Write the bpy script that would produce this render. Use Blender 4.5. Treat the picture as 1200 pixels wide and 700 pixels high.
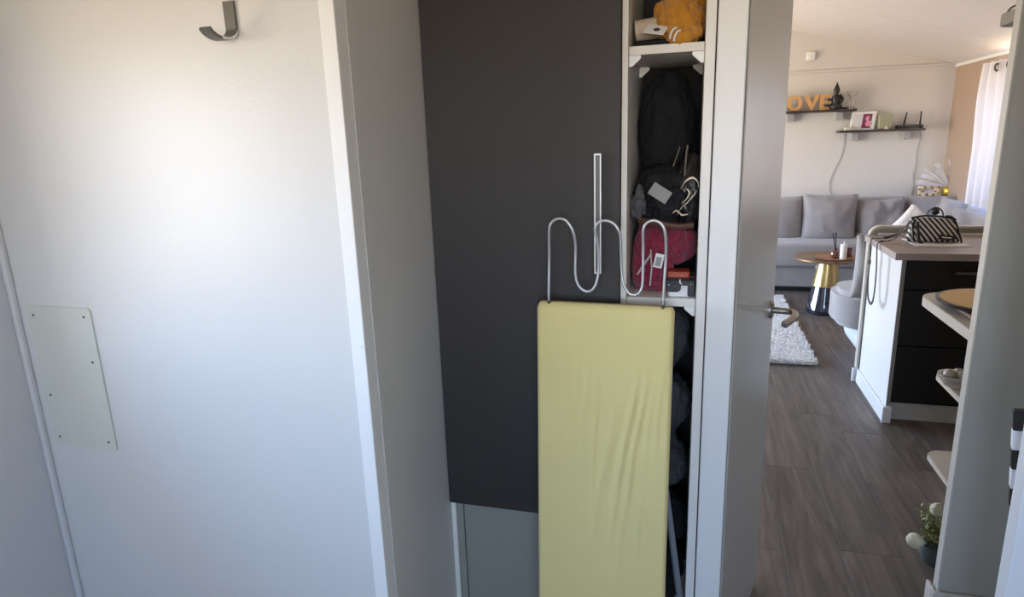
import bpy, bmesh, math, random
from mathutils import Vector, Matrix, Euler, noise
R = math.radians
for o in list(bpy.data.objects): bpy.data.objects.remove(o)
scene = bpy.context.scene; C = scene.collection

# ------------------------------------------------------------------ camera
CAM_H = 1.5; PITCH, YAW, ROLL, FPX = R(13.8), R(16.05), R(-1.95), 750.0
F = Vector((-math.sin(YAW)*math.cos(PITCH), math.cos(YAW)*math.cos(PITCH), -math.sin(PITCH)))
Rt = Vector((math.cos(YAW), math.sin(YAW), 0)); Up = Rt.cross(F)
Rt, Up = math.cos(ROLL)*Rt + math.sin(ROLL)*Up, -math.sin(ROLL)*Rt + math.cos(ROLL)*Up
cam = bpy.data.objects.new('camera', bpy.data.cameras.new('camera')); C.objects.link(cam)
m = Matrix((Rt, Up, -F)).transposed().to_4x4(); m.translation = (0, 0, CAM_H); cam.matrix_world = m
cam.data.sensor_width = 36; cam.data.lens = 36*FPX/1200; cam.data.clip_start = .02
scene.camera = cam
CO = Vector((0, 0, CAM_H))
def at(x, y, X=None, Y=None, Z=None):
    r = F*FPX + Rt*(x-600) - Up*(y-350)
    t = X/r.x if X is not None else Y/r.y if Y is not None else (Z-CAM_H)/r.z
    return CO + r*t

# ------------------------------------------------------------------ world, lights, exposure
w = bpy.data.worlds.new('world'); scene.world = w; w.use_nodes = True
nt = w.node_tree; bg = nt.nodes['Background']
tc = nt.nodes.new('ShaderNodeTexCoord'); sx = nt.nodes.new('ShaderNodeSeparateXYZ'); rp = nt.nodes.new('ShaderNodeValToRGB')
mr = nt.nodes.new('ShaderNodeMapRange'); mr.inputs['From Min'].default_value = -1; mr.inputs['From Max'].default_value = 1
nt.links.new(tc.outputs['Generated'], sx.inputs[0]); nt.links.new(sx.outputs['Z'], mr.inputs[0]); nt.links.new(mr.outputs[0], rp.inputs[0])
e = rp.color_ramp.elements
e[0].position = 0; e[0].color = (.52, .42, .29, 1)
e[1].position = 1; e[1].color = (.16, .34, .85, 1)
for p_, c_ in ((.47, (.56, .46, .33, 1)), (.52, (.80, .86, .95, 1)), (.62, (.48, .69, 1.0, 1))):
    n = e.new(p_); n.color = c_
nt.links.new(rp.outputs[0], bg.inputs[0]); bg.inputs[1].default_value = 7.0
W4 = (-.4, 1.0, 1.1, 1.95)        # added window giving frontal fill light, behind the camera: x0,x1,z0,z1
def portal(name, loc, rot, sx_, sy_):
    l = bpy.data.lights.new(name, 'AREA'); l.shape = 'RECTANGLE'; l.size = sx_; l.size_y = sy_
    l.cycles.is_portal = True
    o = bpy.data.objects.new(name, l); C.objects.link(o); o.location = loc; o.rotation_euler = rot
XL, XR, YB, YF = -2.13, 2.385, -1.6, 7.4
XB = -1.5425   # bedroom left wall
W1 = (-.02, .68, 1.05, 1.80)      # bedroom window, left wall: y0,y1,z0,z1
W2 = (4.3, 6.9, .1, 2.0)         # assumed glazed door, unseen, placed to light the living room, left wall
W3 = (4.7, 6.45, .95, 1.95)      # living room window behind the curtain, right wall
portal('portal_bedroom', (XB-.03, (W1[0]+W1[1])/2, (W1[2]+W1[3])/2), (0, R(-90), 0), W1[3]-W1[2], W1[1]-W1[0])
portal('portal_back', ((W4[0]+W4[1])/2, YB-.08, (W4[2]+W4[3])/2), (R(90), 0, 0), W4[1]-W4[0], W4[3]-W4[2])
portal('portal_living', (XL-.03, (W2[0]+W2[1])/2, (W2[2]+W2[3])/2), (0, R(-90), 0), W2[3]-W2[2], W2[1]-W2[0])
portal('portal_curtain', (XR+.03, (W3[0]+W3[1])/2, (W3[2]+W3[3])/2), (0, R(90), 0), W3[3]-W3[2], W3[1]-W3[0])
vs = scene.view_settings; vs.view_transform = 'Standard'; vs.look = 'None'; vs.gamma = 1; vs.use_curve_mapping = False
vs.exposure = 1.6

# ------------------------------------------------------------------ materials
MATS = {}
def M(name, col=(.8, .8, .8), rough=.5, metal=0, var=.06, scale=8, bump=.0, bscale=60, stretch=(1, 1, 1), trans=0, coat=0, spec=.5, sheen=0, obvar=0, emit=0, subs=0, alpha=1, island=False):
    if name in MATS: return MATS[name]
    m = bpy.data.materials.new(name); m.use_nodes = True; nt = m.node_tree; N = nt.nodes; L = nt.links
    b = N['Principled BSDF']
    tc = N.new('ShaderNodeTexCoord'); mp = N.new('ShaderNodeMapping'); mp.inputs['Scale'].default_value = stretch
    L.new(tc.outputs['Object'], mp.inputs[0])
    ns = N.new('ShaderNodeTexNoise'); ns.inputs['Scale'].default_value = scale; ns.inputs['Detail'].default_value = 5
    L.new(mp.outputs[0], ns.inputs['Vector'])
    mx = N.new('ShaderNodeMix'); mx.data_type = 'RGBA'
    mx.inputs[6].default_value = tuple(c*(1-var) for c in col)+(1,); mx.inputs[7].default_value = tuple(min(1, c*(1+var)) for c in col)+(1,)
    L.new(ns.outputs['Fac'], mx.inputs[0]); out = mx.outputs[2]
    if obvar:
        oi = N.new('ShaderNodeObjectInfo'); hs = N.new('ShaderNodeHueSaturation'); ml = N.new('ShaderNodeMath'); ml.operation = 'MULTIPLY_ADD'
        ml.inputs[1].default_value = 2*obvar; ml.inputs[2].default_value = 1-obvar
        L.new(oi.outputs['Random'], ml.inputs[0]); L.new(ml.outputs[0], hs.inputs['Value']); L.new(out, hs.inputs['Color']); out = hs.outputs[0]
    L.new(out, b.inputs['Base Color'])
    b.inputs['Roughness'].default_value = rough; b.inputs['Metallic'].default_value = metal
    b.inputs['Transmission Weight'].default_value = trans; b.inputs['Coat Weight'].default_value = coat
    b.inputs['Specular IOR Level'].default_value = spec; b.inputs['Sheen Weight'].default_value = sheen
    b.inputs['Alpha'].default_value = alpha
    if bump:
        n2 = N.new('ShaderNodeTexNoise'); n2.inputs['Scale'].default_value = bscale; n2.inputs['Detail'].default_value = 3
        L.new(mp.outputs[0], n2.inputs['Vector'])
        bp = N.new('ShaderNodeBump'); bp.inputs['Strength'].default_value = bump; bp.inputs['Distance'].default_value = .01
        L.new(n2.outputs['Fac'], bp.inputs['Height']); L.new(bp.outputs[0], b.inputs['Normal'])
    MATS[name] = m; return m

def weave(m, sc, strength, dist=.001):
    """two crossed wave textures as fine cloth / foil relief"""
    nt = m.node_tree; N = nt.nodes; L = nt.links; b = N['Principled BSDF']
    tc = N.new('ShaderNodeTexCoord'); hs = []
    for ax in ('X', 'Z'):
        wv = N.new('ShaderNodeTexWave'); wv.bands_direction = ax; wv.inputs['Scale'].default_value = sc; wv.inputs['Distortion'].default_value = .6
        wv.inputs['Detail'].default_value = 1
        L.new(tc.outputs['Object'], wv.inputs['Vector']); hs.append(wv.outputs['Fac'])
    a = N.new('ShaderNodeMath'); a.operation = 'MAXIMUM'; L.new(hs[0], a.inputs[0]); L.new(hs[1], a.inputs[1])
    bp = N.new('ShaderNodeBump'); bp.inputs['Strength'].default_value = strength; bp.inputs['Distance'].default_value = dist
    L.new(a.outputs[0], bp.inputs['Height'])
    if b.inputs['Normal'].is_linked: L.new(b.inputs['Normal'].links[0].from_socket, bp.inputs['Normal'])
    L.new(bp.outputs[0], b.inputs['Normal']); return m

wall_w = M('wall_white_panel', (.64, .635, .62), .38, var=.015, bump=.05, bscale=140, spec=.45)
wall_l = M('wall_paper_offwhite', (.66, .625, .585), .75, var=.02, bump=.10, bscale=220)
wall_g = M('grey_panel', (.60, .60, .57), .5, var=.03, bump=.05, bscale=200)
wall_t = M('taupe_paint', (.40, .295, .225), .75, var=.03, bump=.08, bscale=220)
ceil_m = M('ceiling_white', (.70, .66, .62), .6, var=.02, bump=.08, bscale=120)
trimw = M('trim_white', (.80, .80, .785), .35, var=.01)
framew = M('door_frame_white', (.78, .78, .77), .4, var=.01)
stile_m = M('carcass_white', (.70, .67, .61), .45, var=.03)
greyg = M('greige_board', (.44, .43, .385), .5, var=.03, bump=.05, bscale=150)
doorg = M('door_leaf_greige', (.52, .50, .45), .28, var=.04, bump=.05, bscale=150)
darkd = weave(M('dark_textured_foil', (.025, .020, .0175), .42, var=.10, scale=60, spec=.5), 180, .35)
darkk = M('black_drawer', (.011, .010, .010), .5, var=.1, spec=.3)
plinth = M('greygreen_plinth', (.25, .25, .21), .5, var=.03)
steel = M('brushed_steel', (.36, .34, .31), .38, 1, var=.05, scale=40, stretch=(1, 1, 8))
steel_d = M('dark_steel', (.115, .11, .10), .42, .55, var=.05)
rail_m = M('satin_rail', (.72, .72, .72), .35, .3, var=.02)
chrome = M('chrome', (.8, .8, .8), .12, 1, var=.02)
wire_m = M('grey_wire', (.55, .56, .57), .38, .6, var=.03)
cover_m = M('pale_green_cover', (.63, .53, .225), .8, var=.06, scale=7, bump=.10, bscale=260, sheen=.2)
plate_m = M('ivory_plate', (.60, .61, .55), .35, var=.02)
screw_m = M('screw', (.10, .10, .10), .4, .7)
black = M('black_plastic', (.012, .012, .013), .4, var=.1)
blackc = M('black_cloth', (.004, .004, .0055), .85, var=.3, scale=20, bump=.4, bscale=40)
mustard = M('mustard_cloth', (.50, .215, .014), .8, var=.12, scale=10, bump=.3, bscale=150, sheen=.3)
whitec = M('white_cloth', (.75, .74, .72), .8, var=.04, bump=.2, bscale=120)
paperw = M('white_paper', (.78, .77, .76), .7, var=.02)
tanp = M('tan_roll', (.55, .46, .36), .7, var=.06)
magenta = M('magenta_knit', (.22, .006, .038), .75, var=.75, scale=75, bump=1.0, bscale=110, sheen=.2)
brownl = M('brown_leather', (.10, .045, .03), .45, var=.15)
redp = M('red_plastic', (.35, .05, .02), .4)
greyc = M('dark_grey_cloth', (.045, .045, .047), .85, var=.2, bump=.4, bscale=50)
foil = M('pewter_leather', (.17, .145, .11), .35, .8, var=.2)
sofa_m = weave(M('grey_velvet', (.27, .25, .252), .85, var=.16, scale=14, bump=.5, bscale=170, sheen=.35), 90, .25)
sofa_s = M('grey_plush_seat', (.31, .295, .295), .8, var=.14, scale=9, bump=.3, bscale=120, sheen=.4)
cush_l = M('light_grey_plush', (.32, .30, .30), .85, var=.15, scale=14, bump=.4, bscale=90, sheen=.3)
fur = M('white_fur', (.72, .70, .69), .9, var=.10, scale=30, bump=1, bscale=60)
rug_m = M('rug_pile', (.80, .77, .74), .9, var=.14, scale=16, bump=.4, bscale=80)
bronze = M('bronze_tray', (.36, .24, .15), .3, .85, var=.08)
brass = M('brass', (.62, .46, .20), .28, .95, var=.06, scale=30, stretch=(1, 1, .1))
bglass = M('smoked_blue_glass', (.012, .015, .028), .06, 0, coat=1, spec=.8)
amber = M('amber_glass', (.10, .03, .02), .08, 0, coat=1)
wax = M('candle_wax', (.72, .70, .66), .5)
counter = M('grey_oak_worktop', (.33, .27, .25), .45, var=.10, scale=10, stretch=(.5, 8, 8))
counter_e = M('worktop_edge', (.40, .36, .34), .45, var=.05)
beigeb = M('beige_lacquer', (.50, .46, .40), .4, var=.03)
shelfb = M('cream_shelf', (.50, .44, .37), .5, var=.04, scale=12)
corkm = M('cork_mat', (.62, .40, .17), .8, var=.08, scale=90)
bookm = M('brown_board', (.20, .12, .08), .6, var=.1)
wengem = M('dark_shelf_wood', (.045, .028, .024), .45, var=.2, scale=12, stretch=(.3, 5, 5))
orangew = M('light_wood_letters', (.62, .34, .12), .55, var=.10, scale=20)
glassg = M('green_tinted_glass', (.80, .86, .66), .05, trans=.9)
glassc = M('clear_glass', (.95, .93, .9), .03, trans=.95)
goldv = M('gold_vase', (.65, .42, .06), .35, .7, var=.2, scale=30)
goldf = M('cream_gold_mosaic', (.74, .60, .42), .4, .15, var=.25, scale=45)
photo_d = M('photo_dark', (.20, .03, .09), .4, var=.7, scale=30)
photo_s = M('photo_pink', (.66, .30, .36), .4, var=.2)
cable_m = M('grey_cable', (.36, .35, .33), .5)
grassg = M('leaf_green', (.24, .25, .10), .7, var=.3, scale=20)
flowerm = M('ball_flower', (.58, .55, .40), .85, var=.2, scale=60, bump=.6, bscale=80)
darkleaf = M('dark_leaf', (.02, .035, .03), .6)
vase_g = M('grey_pot', (.10, .12, .12), .4)

def wood_floor():
    m = M('grey_oak_laminate', (.17, .145, .125), .5, var=.0, obvar=.13, bump=.10, bscale=30, stretch=(9, .8, 1))
    N = m.node_tree.nodes; L = m.node_tree.links; b = N['Principled BSDF']
    tc = N.new('ShaderNodeTexCoord'); oi = N.new('ShaderNodeObjectInfo'); ad = N.new('ShaderNodeVectorMath'); ad.operation = 'ADD'
    sc = N.new('ShaderNodeVectorMath'); sc.operation = 'SCALE'; sc.inputs['Scale'].default_value = 37
    cb = N.new('ShaderNodeCombineXYZ'); 
    for k in range(3): L.new(oi.outputs['Random'], cb.inputs[k])
    L.new(cb.outputs[0], sc.inputs[0]); L.new(tc.outputs['Object'], ad.inputs[0]); L.new(sc.outputs[0], ad.inputs[1])
    mp = N.new('ShaderNodeMapping'); mp.inputs['Scale'].default_value = (7, .9, 1); L.new(ad.outputs[0], mp.inputs[0])
    n1 = N.new('ShaderNodeTexNoise'); n1.inputs['Scale'].default_value = 2.2; n1.inputs['Detail'].default_value = 6; n1.inputs['Distortion'].default_value = 1.4
    L.new(mp.outputs[0], n1.inputs['Vector'])
    wv = N.new('ShaderNodeTexWave'); wv.bands_direction = 'X'; wv.inputs['Scale'].default_value = 1.1; wv.inputs['Distortion'].default_value = 14; wv.inputs['Detail'].default_value = 4; wv.inputs['Detail Scale'].default_value = .7
    L.new(mp.outputs[0], wv.inputs['Vector'])
    rr = N.new('ShaderNodeValToRGB'); L.new(n1.outputs['Fac'], rr.inputs[0])
    rr.color_ramp.elements[0].position = .3; rr.color_ramp.elements[0].color = (.074, .060, .051, 1)
    rr.color_ramp.elements[1].position = .7; rr.color_ramp.elements[1].color = (.165, .136, .115, 1)
    r2 = N.new('ShaderNodeValToRGB'); L.new(wv.outputs['Fac'], r2.inputs[0])
    r2.color_ramp.elements[0].color = (.88, .88, .88, 1); r2.color_ramp.elements[0].position = .0
    r2.color_ramp.elements[1].color = (1.05, 1.05, 1.05, 1); r2.color_ramp.elements[1].position = .5
    mx = N.new('ShaderNodeMix'); mx.data_type = 'RGBA'; mx.blend_type = 'MULTIPLY'; mx.inputs[0].default_value = 1
    L.new(rr.outputs[0], mx.inputs[6]); L.new(r2.outputs[0], mx.inputs[7])
    hs = [n for n in N if n.bl_idname == 'ShaderNodeHueSaturation'][0]
    L.new(mx.outputs[2], hs.inputs['Color'])
    return m
floor_m = wood_floor()

# ------------------------------------------------------------------ mesh helpers
def nb(): return bmesh.new()
def box(bm, a, b, bev=0, seg=2):
    a, b = Vector(a), Vector(b); c = (a+b)/2; s = b-a
    r = bmesh.ops.create_cube(bm, size=1, matrix=Matrix.Translation(c) @ Matrix.Diagonal((abs(s.x), abs(s.y), abs(s.z), 1)))
    if bev:
        es = {e for v in r['verts'] for e in v.link_edges}
        bmesh.ops.bevel(bm, geom=list(es), offset=bev, segments=seg, affect='EDGES', profile=.5)
    return bm
def tube(bm, pts, r, n=8, closed=False, caps=True):
    pts = [Vector(p) for p in pts]; k = len(pts); rings = []
    rad = r if isinstance(r, (list, tuple)) else [r]*k
    prev = None
    for i, p in enumerate(pts):
        if closed: t = pts[(i+1) % k]-pts[i-1]
        else: t = pts[min(i+1, k-1)]-pts[max(i-1, 0)]
        t.normalize()
        if prev is None:
            u = t.orthogonal().normalized()
        else:
            u = (prev-t*prev.dot(t))
            u = u.normalized() if u.length > 1e-6 else t.orthogonal().normalized()
        prev = u; v = t.cross(u)
        rings.append([bm.verts.new(p+(u*math.cos(2*math.pi*j/n)+v*math.sin(2*math.pi*j/n))*rad[i]) for j in range(n)])
    for i in range(k if closed else k-1):
        A, B = rings[i], rings[(i+1) % k]
        for j in range(n): bm.faces.new((A[j], A[(j+1) % n], B[(j+1) % n], B[j]))
    if caps and not closed:
        bm.faces.new(rings[0][::-1]); bm.faces.new(rings[-1])
    return bm
def smoothpath(pts, n=6):
    pts = [Vector(p) for p in pts]; out = []
    for i in range(len(pts)-1):
        p0 = pts[max(i-1, 0)]; p1 = pts[i]; p2 = pts[i+1]; p3 = pts[min(i+2, len(pts)-1)]
        for j in range(n):
            t = j/n
            out.append(.5*((2*p1)+(p2-p0)*t+(2*p0-5*p1+4*p2-p3)*t*t+(-p0+3*p1-3*p2+p3)*t**3))
    out.append(pts[-1]); return out
def lathe(bm, prof, c, n=32):
    c = Vector(c); rings = []
    for r, z in prof:
        if r < 1e-5: rings.append([bm.verts.new(c+Vector((0, 0, z)))])
        else: rings.append([bm.verts.new(c+Vector((r*math.cos(2*math.pi*j/n), r*math.sin(2*math.pi*j/n), z))) for j in range(n)])
    for A, B in zip(rings, rings[1:]):
        for j in range(n):
            a, b_ = A[j % len(A)], A[(j+1) % len(A)]; c_, d = B[(j+1) % len(B)], B[j % len(B)]
            vs_ = []
            for v in (a, b_, c_, d):
                if v not in vs_: vs_.append(v)
            if len(vs_) > 2: bm.faces.new(vs_)
    if len(rings[0]) > 1: bm.faces.new(rings[0][::-1])
    if len(rings[-1]) > 1: bm.faces.new(rings[-1])
    return bm
def prism(bm, poly, axis, a, b, bev=0):
    """extrude 2-D polygon along axis from a to b. poly coords are the two other axes in xyz order"""
    def P(u, v, w):
        return {'x': (w, u, v), 'y': (u, w, v), 'z': (u, v, w)}[axis]
    A = [bm.verts.new(P(u, v, a)) for u, v in poly]; B = [bm.verts.new(P(u, v, b)) for u, v in poly]
    k = len(poly); fs = [bm.faces.new(A), bm.faces.new(B[::-1])]
    for i in range(k): fs.append(bm.faces.new((A[i], A[(i+1) % k], B[(i+1) % k], B[i])))
    bmesh.ops.recalc_face_normals(bm, faces=fs)
    if bev:
        es = {e for f in fs[:2] for e in f.edges}
        bmesh.ops.bevel(bm, geom=list(es), offset=bev, segments=2, affect='EDGES')
    return bm
def rpoly(x0, y0, x1, y1, r, n=6, corners='0123'):
    """rounded rectangle; corners 0:(x0,y0) 1:(x1,y0) 2:(x1,y1) 3:(x0,y1)"""
    out = []
    for k, (cx, cy, a0) in enumerate(((x0+r, y0+r, 180), (x1-r, y0+r, 270), (x1-r, y1-r, 0), (x0+r, y1-r, 90))):
        if str(k) in corners:
            for j in range(n+1):
                a = R(a0+90*j/n); out.append((cx+r*math.cos(a), cy+r*math.sin(a)))
        else: out.append(((x0, y0), (x1, y0), (x1, y1), (x0, y1))[k])
    return out
def pillow(bm, w_, h_, t_, mat4, seed=0, crumple=.012, pinch=.10, n=18, exp=.45):
    """stuffed cushion standing in its local XZ plane, thickness along Y"""
    g = {}
    for s in (-1, 1):
        for i in range(n+1):
            for j in range(n+1):
                u = -1+2*i/n; v = -1+2*j/n
                edge = (i in (0, n) or j in (0, n))
                if edge and s == 1: g[(s, i, j)] = g[(-1, i, j)]; continue
                th = max(0, (1-u*u)*(1-v*v))**exp*t_/2
                x = u*w_/2*(1-pinch*(1-v*v)*abs(u)**3*.8); z = v*h_/2*(1-pinch*(1-u*u)*abs(v)**3*.8)
                nz = noise.noise(Vector((x*7+seed*5.1, z*7, seed+s*3)))*crumple + noise.noise(Vector((x*18+seed, z*14, seed*2+s)))*crumple*.45
                y = s*(th+(0 if edge else nz))
                g[(s, i, j)] = bm.verts.new(mat4 @ Vector((x, y, z)))
    for s in (-1, 1):
        for i in range(n):
            for j in range(n):
                q = [g[(s, i, j)], g[(s, i+1, j)], g[(s, i+1, j+1)], g[(s, i, j+1)]]
                bm.faces.new(q if s == -1 else q[::-1])
    return bm
def heap(bm, c, rad, seed=0, amp=.22, fr=2.2, sub=4, folds=.14, hf=.5):
    """crumpled cloth lump with ridged folds"""
    r = bmesh.ops.create_icosphere(bm, subdivisions=sub, radius=1)
    c = Vector(c); rad = Vector(rad)
    for v in r['verts']:
        p = v.co.normalized()
        q = p*fr+Vector((seed*3.7, seed*1.3, -seed*2.1))
        q = q+.5*Vector((noise.noise(q*1.3), noise.noise(q*1.3+Vector((9, 0, 0))), noise.noise(q*1.3+Vector((0, 9, 0)))))
        rg = 1-abs(noise.noise(q*1.2))*2.2; rg2 = 1-abs(noise.noise(q*2.7+Vector((4, 4, 4))))*2.2
        k = 1+amp*noise.noise(q*.6)*1.5+folds*rg+folds*hf*rg2
        v.co = Vector((p.x*rad.x, p.y*rad.y, max(p.z, -.75)*rad.z))*k+c
    return bm
# The bedroom end (walls, wardrobe, board) is scaled about the camera, 1 : 0.724, so that
# point (0, 2.044, 0) lands at (0, 1.48, 0.414). ZF is the floor level before that scaling.
CAM_XFORM = None; ZF = -.5718
CAM_SCALING = Matrix.Translation((0, 1.48, .414)) @ Matrix.Scale(.724, 4) @ Matrix.Translation((0, -2.044, 0))
def scale_about_cam(flag):
    global CAM_XFORM
    CAM_XFORM = CAM_SCALING if flag else None
def obj(name, bm, mat, parent=None, smooth=False, origin=None, label=None):
    if CAM_XFORM is not None:
        bmesh.ops.transform(bm, matrix=CAM_XFORM, verts=bm.verts)
        if origin is not None: origin = CAM_XFORM @ Vector(origin)
    me = bpy.data.meshes.new(name)
    bmesh.ops.recalc_face_normals(bm, faces=bm.faces)
    bm.to_mesh(me); bm.free()
    o = bpy.data.objects.new(name, me); C.objects.link(o)
    if parent is not None:
        L0 = Vector((0, 0, 0)); p = parent
        while p is not None: L0 += p.location; p = p.parent
        me.transform(Matrix.Translation(-L0)); o.parent = parent
    else:
        if origin is None:
            zs = [v.co for v in me.vertices]
            origin = Vector((sum(v.x for v in zs)/len(zs), sum(v.y for v in zs)/len(zs), min(v.z for v in zs)))
        origin = Vector(origin); me.transform(Matrix.Translation(-origin)); o.location = origin
    for mm in (mat if isinstance(mat, (list, tuple)) else [mat]): me.materials.append(mm)
    if smooth:
        for p in me.polygons: p.use_smooth = True
        if smooth != 'all':
            try: me.set_sharp_from_angle(angle=R(40))
            except Exception: pass
    if label: o['label'] = label
    return o
def tag(o, label, cat, group=None, kind=None):
    o['label'] = label; o['category'] = cat
    if group: o['group'] = group
    if kind: o['kind'] = kind
    return o
def thing(name, loc, label, cat, group=None):
    o = bpy.data.objects.new(name, None); C.objects.link(o); o.location = (CAM_XFORM @ Vector(loc)) if CAM_XFORM is not None else loc; o.empty_display_size = .05
    return tag(o, label, cat, group)
def struct(name, bm, mat, parent=None, smooth=False, label=None, cat=None):
    o = obj(name, bm, mat, parent, smooth)
    if parent is None:
        o['kind'] = 'structure'; 
        if label: o['label'] = label
        o['category'] = cat or name.split('_')[0]
    return o
def B(*boxes):
    bm = nb()
    for b_ in boxes: box(bm, *b_)
    return bm

# ------------------------------------------------------------------ structure
RX, RZ, EZ = .125, 2.705, 2.075      # ridge x, ridge height, eaves height at side walls
WY = 2.044                            # plane of the bedroom front wall / wardrobe / doorway
HY = 1.515                            # plane of the wall with the hook
def ceil_z(x): return RZ-(RZ-EZ)*abs(x-RX)/(XR-RX)
# floor: sub base plus planks
fl = struct('floor', B(((XL-.1, YB-.1, -.06), (XR+.1, YF+.1, -.012))), M('floor_gap', (.02, .017, .015), .8), label='grey wood laminate floor of long planks', cat='floor')
PW, PL = .205, 1.25
pm = nb(); box(pm, (-PW/2+.0008, -PL/2+.0008, -.012), (PW/2-.0008, PL/2-.0008, 0), .0004, 1)
pmesh = None; random.seed(4)
nx0 = math.floor((XL-.56)/PW)
ix = nx0
while .56+ix*PW < XR:
    x = .56+(ix+.5)*PW
    off = {-1: 2.91, 0: 2.3, 1: 3.35}.get(ix, 2.0+((ix*7) % 5)*.25)
    y = off+PL/2
    while y-PL > YB+.1: y -= PL
    while y-PL/2 < YF-.1:
        if x-PW/2 > XL-.15 and y > -1.2:
            if pmesh is None:
                p = obj('plank', pm, floor_m, fl, origin=None); p.data.transform(Matrix.Translation(fl.location)); pmesh = p.data
                p.location = Vector((x, y, 0))-fl.location
            else:
                p = bpy.data.objects.new('plank', pmesh); C.objects.link(p); p.parent = fl; p.location = Vector((x, y, 0))-fl.location
        y += PL
    ix += 1
# ceiling: two slopes
def slab(x0, x1, z0, z1, y0=YB-.1, y1=YF+.1, th=.05):
    return prism(nb(), [(x0, z0), (x1, z1), (x1, z1+th), (x0, z0+th)], 'y', y0, y1)
struct('ceiling', slab(RX, XR+.1, RZ, ceil_z(XR+.1)), ceil_m, label='sloping white ceiling falling towards the taupe wall', cat='ceiling')
struct('ceiling', slab(XL-.1, RX, ceil_z(XL-.1), RZ), ceil_m, label='sloping white ceiling on the left of the ridge', cat='ceiling')
bm = nb()
for y in (3.2, 4.6, 6.0):
    prism(bm, [(RX, RZ-.0012), (XR, EZ-.0012), (XR, EZ+.004), (RX, RZ+.004)], 'y', y-.02, y+.02)
struct('trim_1', bm, ceil_m, label='flat white cover strips across the sloping ceiling', cat='trim')

def gable(y0, y1, x0=XL, x1=XR, zb=0):
    pts = [(x0, zb), (x1, zb), (x1, ceil_z(x1)+.03)]
    if x0 < RX < x1: pts.append((RX, RZ+.03))
    pts.append((x0, ceil_z(x0)+.03))
    return prism(nb(), pts, 'y', y0, y1)
struct('wall_far', gable(YF, YF+.1), wall_l, label='off-white far wall of the living room behind the sofa', cat='wall')
bm = gable(YB-.1, YB, x1=W4[0]); me_ = bpy.data.meshes.new('tmp')
for g_ in (gable(YB-.1, YB, x0=W4[1]), gable(YB-.1, YB, x0=W4[0], x1=W4[1], zb=W4[3])):
    g_.to_mesh(me_); bm.from_mesh(me_); g_.free()
box(bm, (W4[0], YB-.1, 0), (W4[1], YB, W4[2])); bpy.data.meshes.remove(me_)
struct('wall_back', bm, wall_w, label='white bedroom wall behind the camera', cat='wall')
wf = struct('window_4', B(((W4[0], YB-.08, W4[2]), (W4[0]+.05, YB-.02, W4[3])), ((W4[1]-.05, YB-.08, W4[2]), (W4[1], YB-.02, W4[3])), ((W4[0]+.05, YB-.08, W4[2]), (W4[1]-.05, YB-.02, W4[2]+.05)), ((W4[0]+.05, YB-.08, W4[3]-.05), (W4[1]-.05, YB-.02, W4[3]))), framew, label='white frame of the added fill-light window behind the camera', cat='window')
def side_wall(name, x0, x1, ya, yb, wins, mat, label):
    bm = nb(); y = ya
    for (a, b_, z0, z1) in wins:
        box(bm, (x0, y, 0), (x1, a, 2.2)); box(bm, (x0, a, 0), (x1, b_, z0)); box(bm, (x0, a, z1), (x1, b_, 2.2)); y = b_
    box(bm, (x0, y, 0), (x1, yb, 2.2))
    return struct(name, bm, mat, label=label, cat='wall')
side_wall('wall_left', XB-.07, XB, YB-.1, 1.87, [W1], M('wall_left_panel', (.56, .56, .56), .5, var=.02, bump=.05, bscale=140), 'white bedroom wall at the left edge of the photo')
side_wall('wall_living_left', XL-.07, XL, 1.87, YF+.1, [W2], wall_l, 'left outer wall of the living room')
side_wall('wall_right', XR, XR+.07, YB-.1, YF+.1, [W3], wall_t, 'taupe side wall of the living room with the curtain')
for i, (sx_, wn) in enumerate(((XB-.07, W1), (XL-.07, W2), (XR, W3))):
    y0, y1, z0, z1 = wn; r = .05; x0, x1 = sx_, sx_+.07
    wf = struct('window_%d' % (i+1), B(((x0, y0, z0), (x1, y0+r, z1)), ((x0, y1-r, z0), (x1, y1, z1)), ((x0, y0+r, z0), (x1, y1-r, z0+r)), ((x0, y0+r, z1-r), (x1, y1-r, z1))), framew,
                label=['white bedroom window frame', 'white frame of an assumed, unseen glazed door lighting the living room', 'white window frame behind the curtain'][i], cat='window')
    mid = (y0+y1)/2
    obj('mullion', B(((x0+.02, mid-.02, z0+r), (x1-.02, mid+.02, z1-r))), framew, wf)
# hook wall block
scale_about_cam(True)
hw = struct('wall_front', B(((-2.13, HY, ZF), (-.885, HY+.05, 2.35))), wall_w, label='glossy white bedroom wall with the coat hook', cat='wall')
sp = struct('wall_recess', B(((-.925, HY+.05, ZF), (-.8615, 2.62, 2.5))), wall_g, label='grey side wall between hook wall and dark wardrobe', cat='wall')
# corner profile trim at the right end of the hook wall
bm = nb(); box(bm, (-.905, HY-.005, ZF), (-.862, HY+.0495, 2.35), .003, 2); pass
tr = struct('trim_2', bm, trimw, label='white vertical corner strip at the right end of the hook wall', cat='trim')
q = at(424, 407, Y=HY); sc_ = lathe(nb(), [(0.0, 0), (.0045, 0), (.0045, .002), (.003, .0035), (0, .004)], (0, 0, 0), 12)
bmesh.ops.transform(sc_, matrix=Matrix.Translation((q.x, HY-.0035, q.z)) @ Matrix.Rotation(R(90), 4, 'X'), verts=sc_.verts)
obj('screw', sc_, trimw, tr, smooth=True)
# thin strip where the recess wall begins (slightly darker band)
struct('trim_3', B(((-.8625, HY+.0495, ZF), (-.8605, HY+.085, 2.4), .001, 1)), wall_g, label='thin grey edge strip beside the white corner strip', cat='trim')
struct('trim_4', B(((-2.13, HY-.02, ZF), (-2.11, HY, 2.3), .006, 2)), M('corner_bead', (.60, .60, .60), .5), label='slim white cover bead in the left corner', cat='trim')
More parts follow.
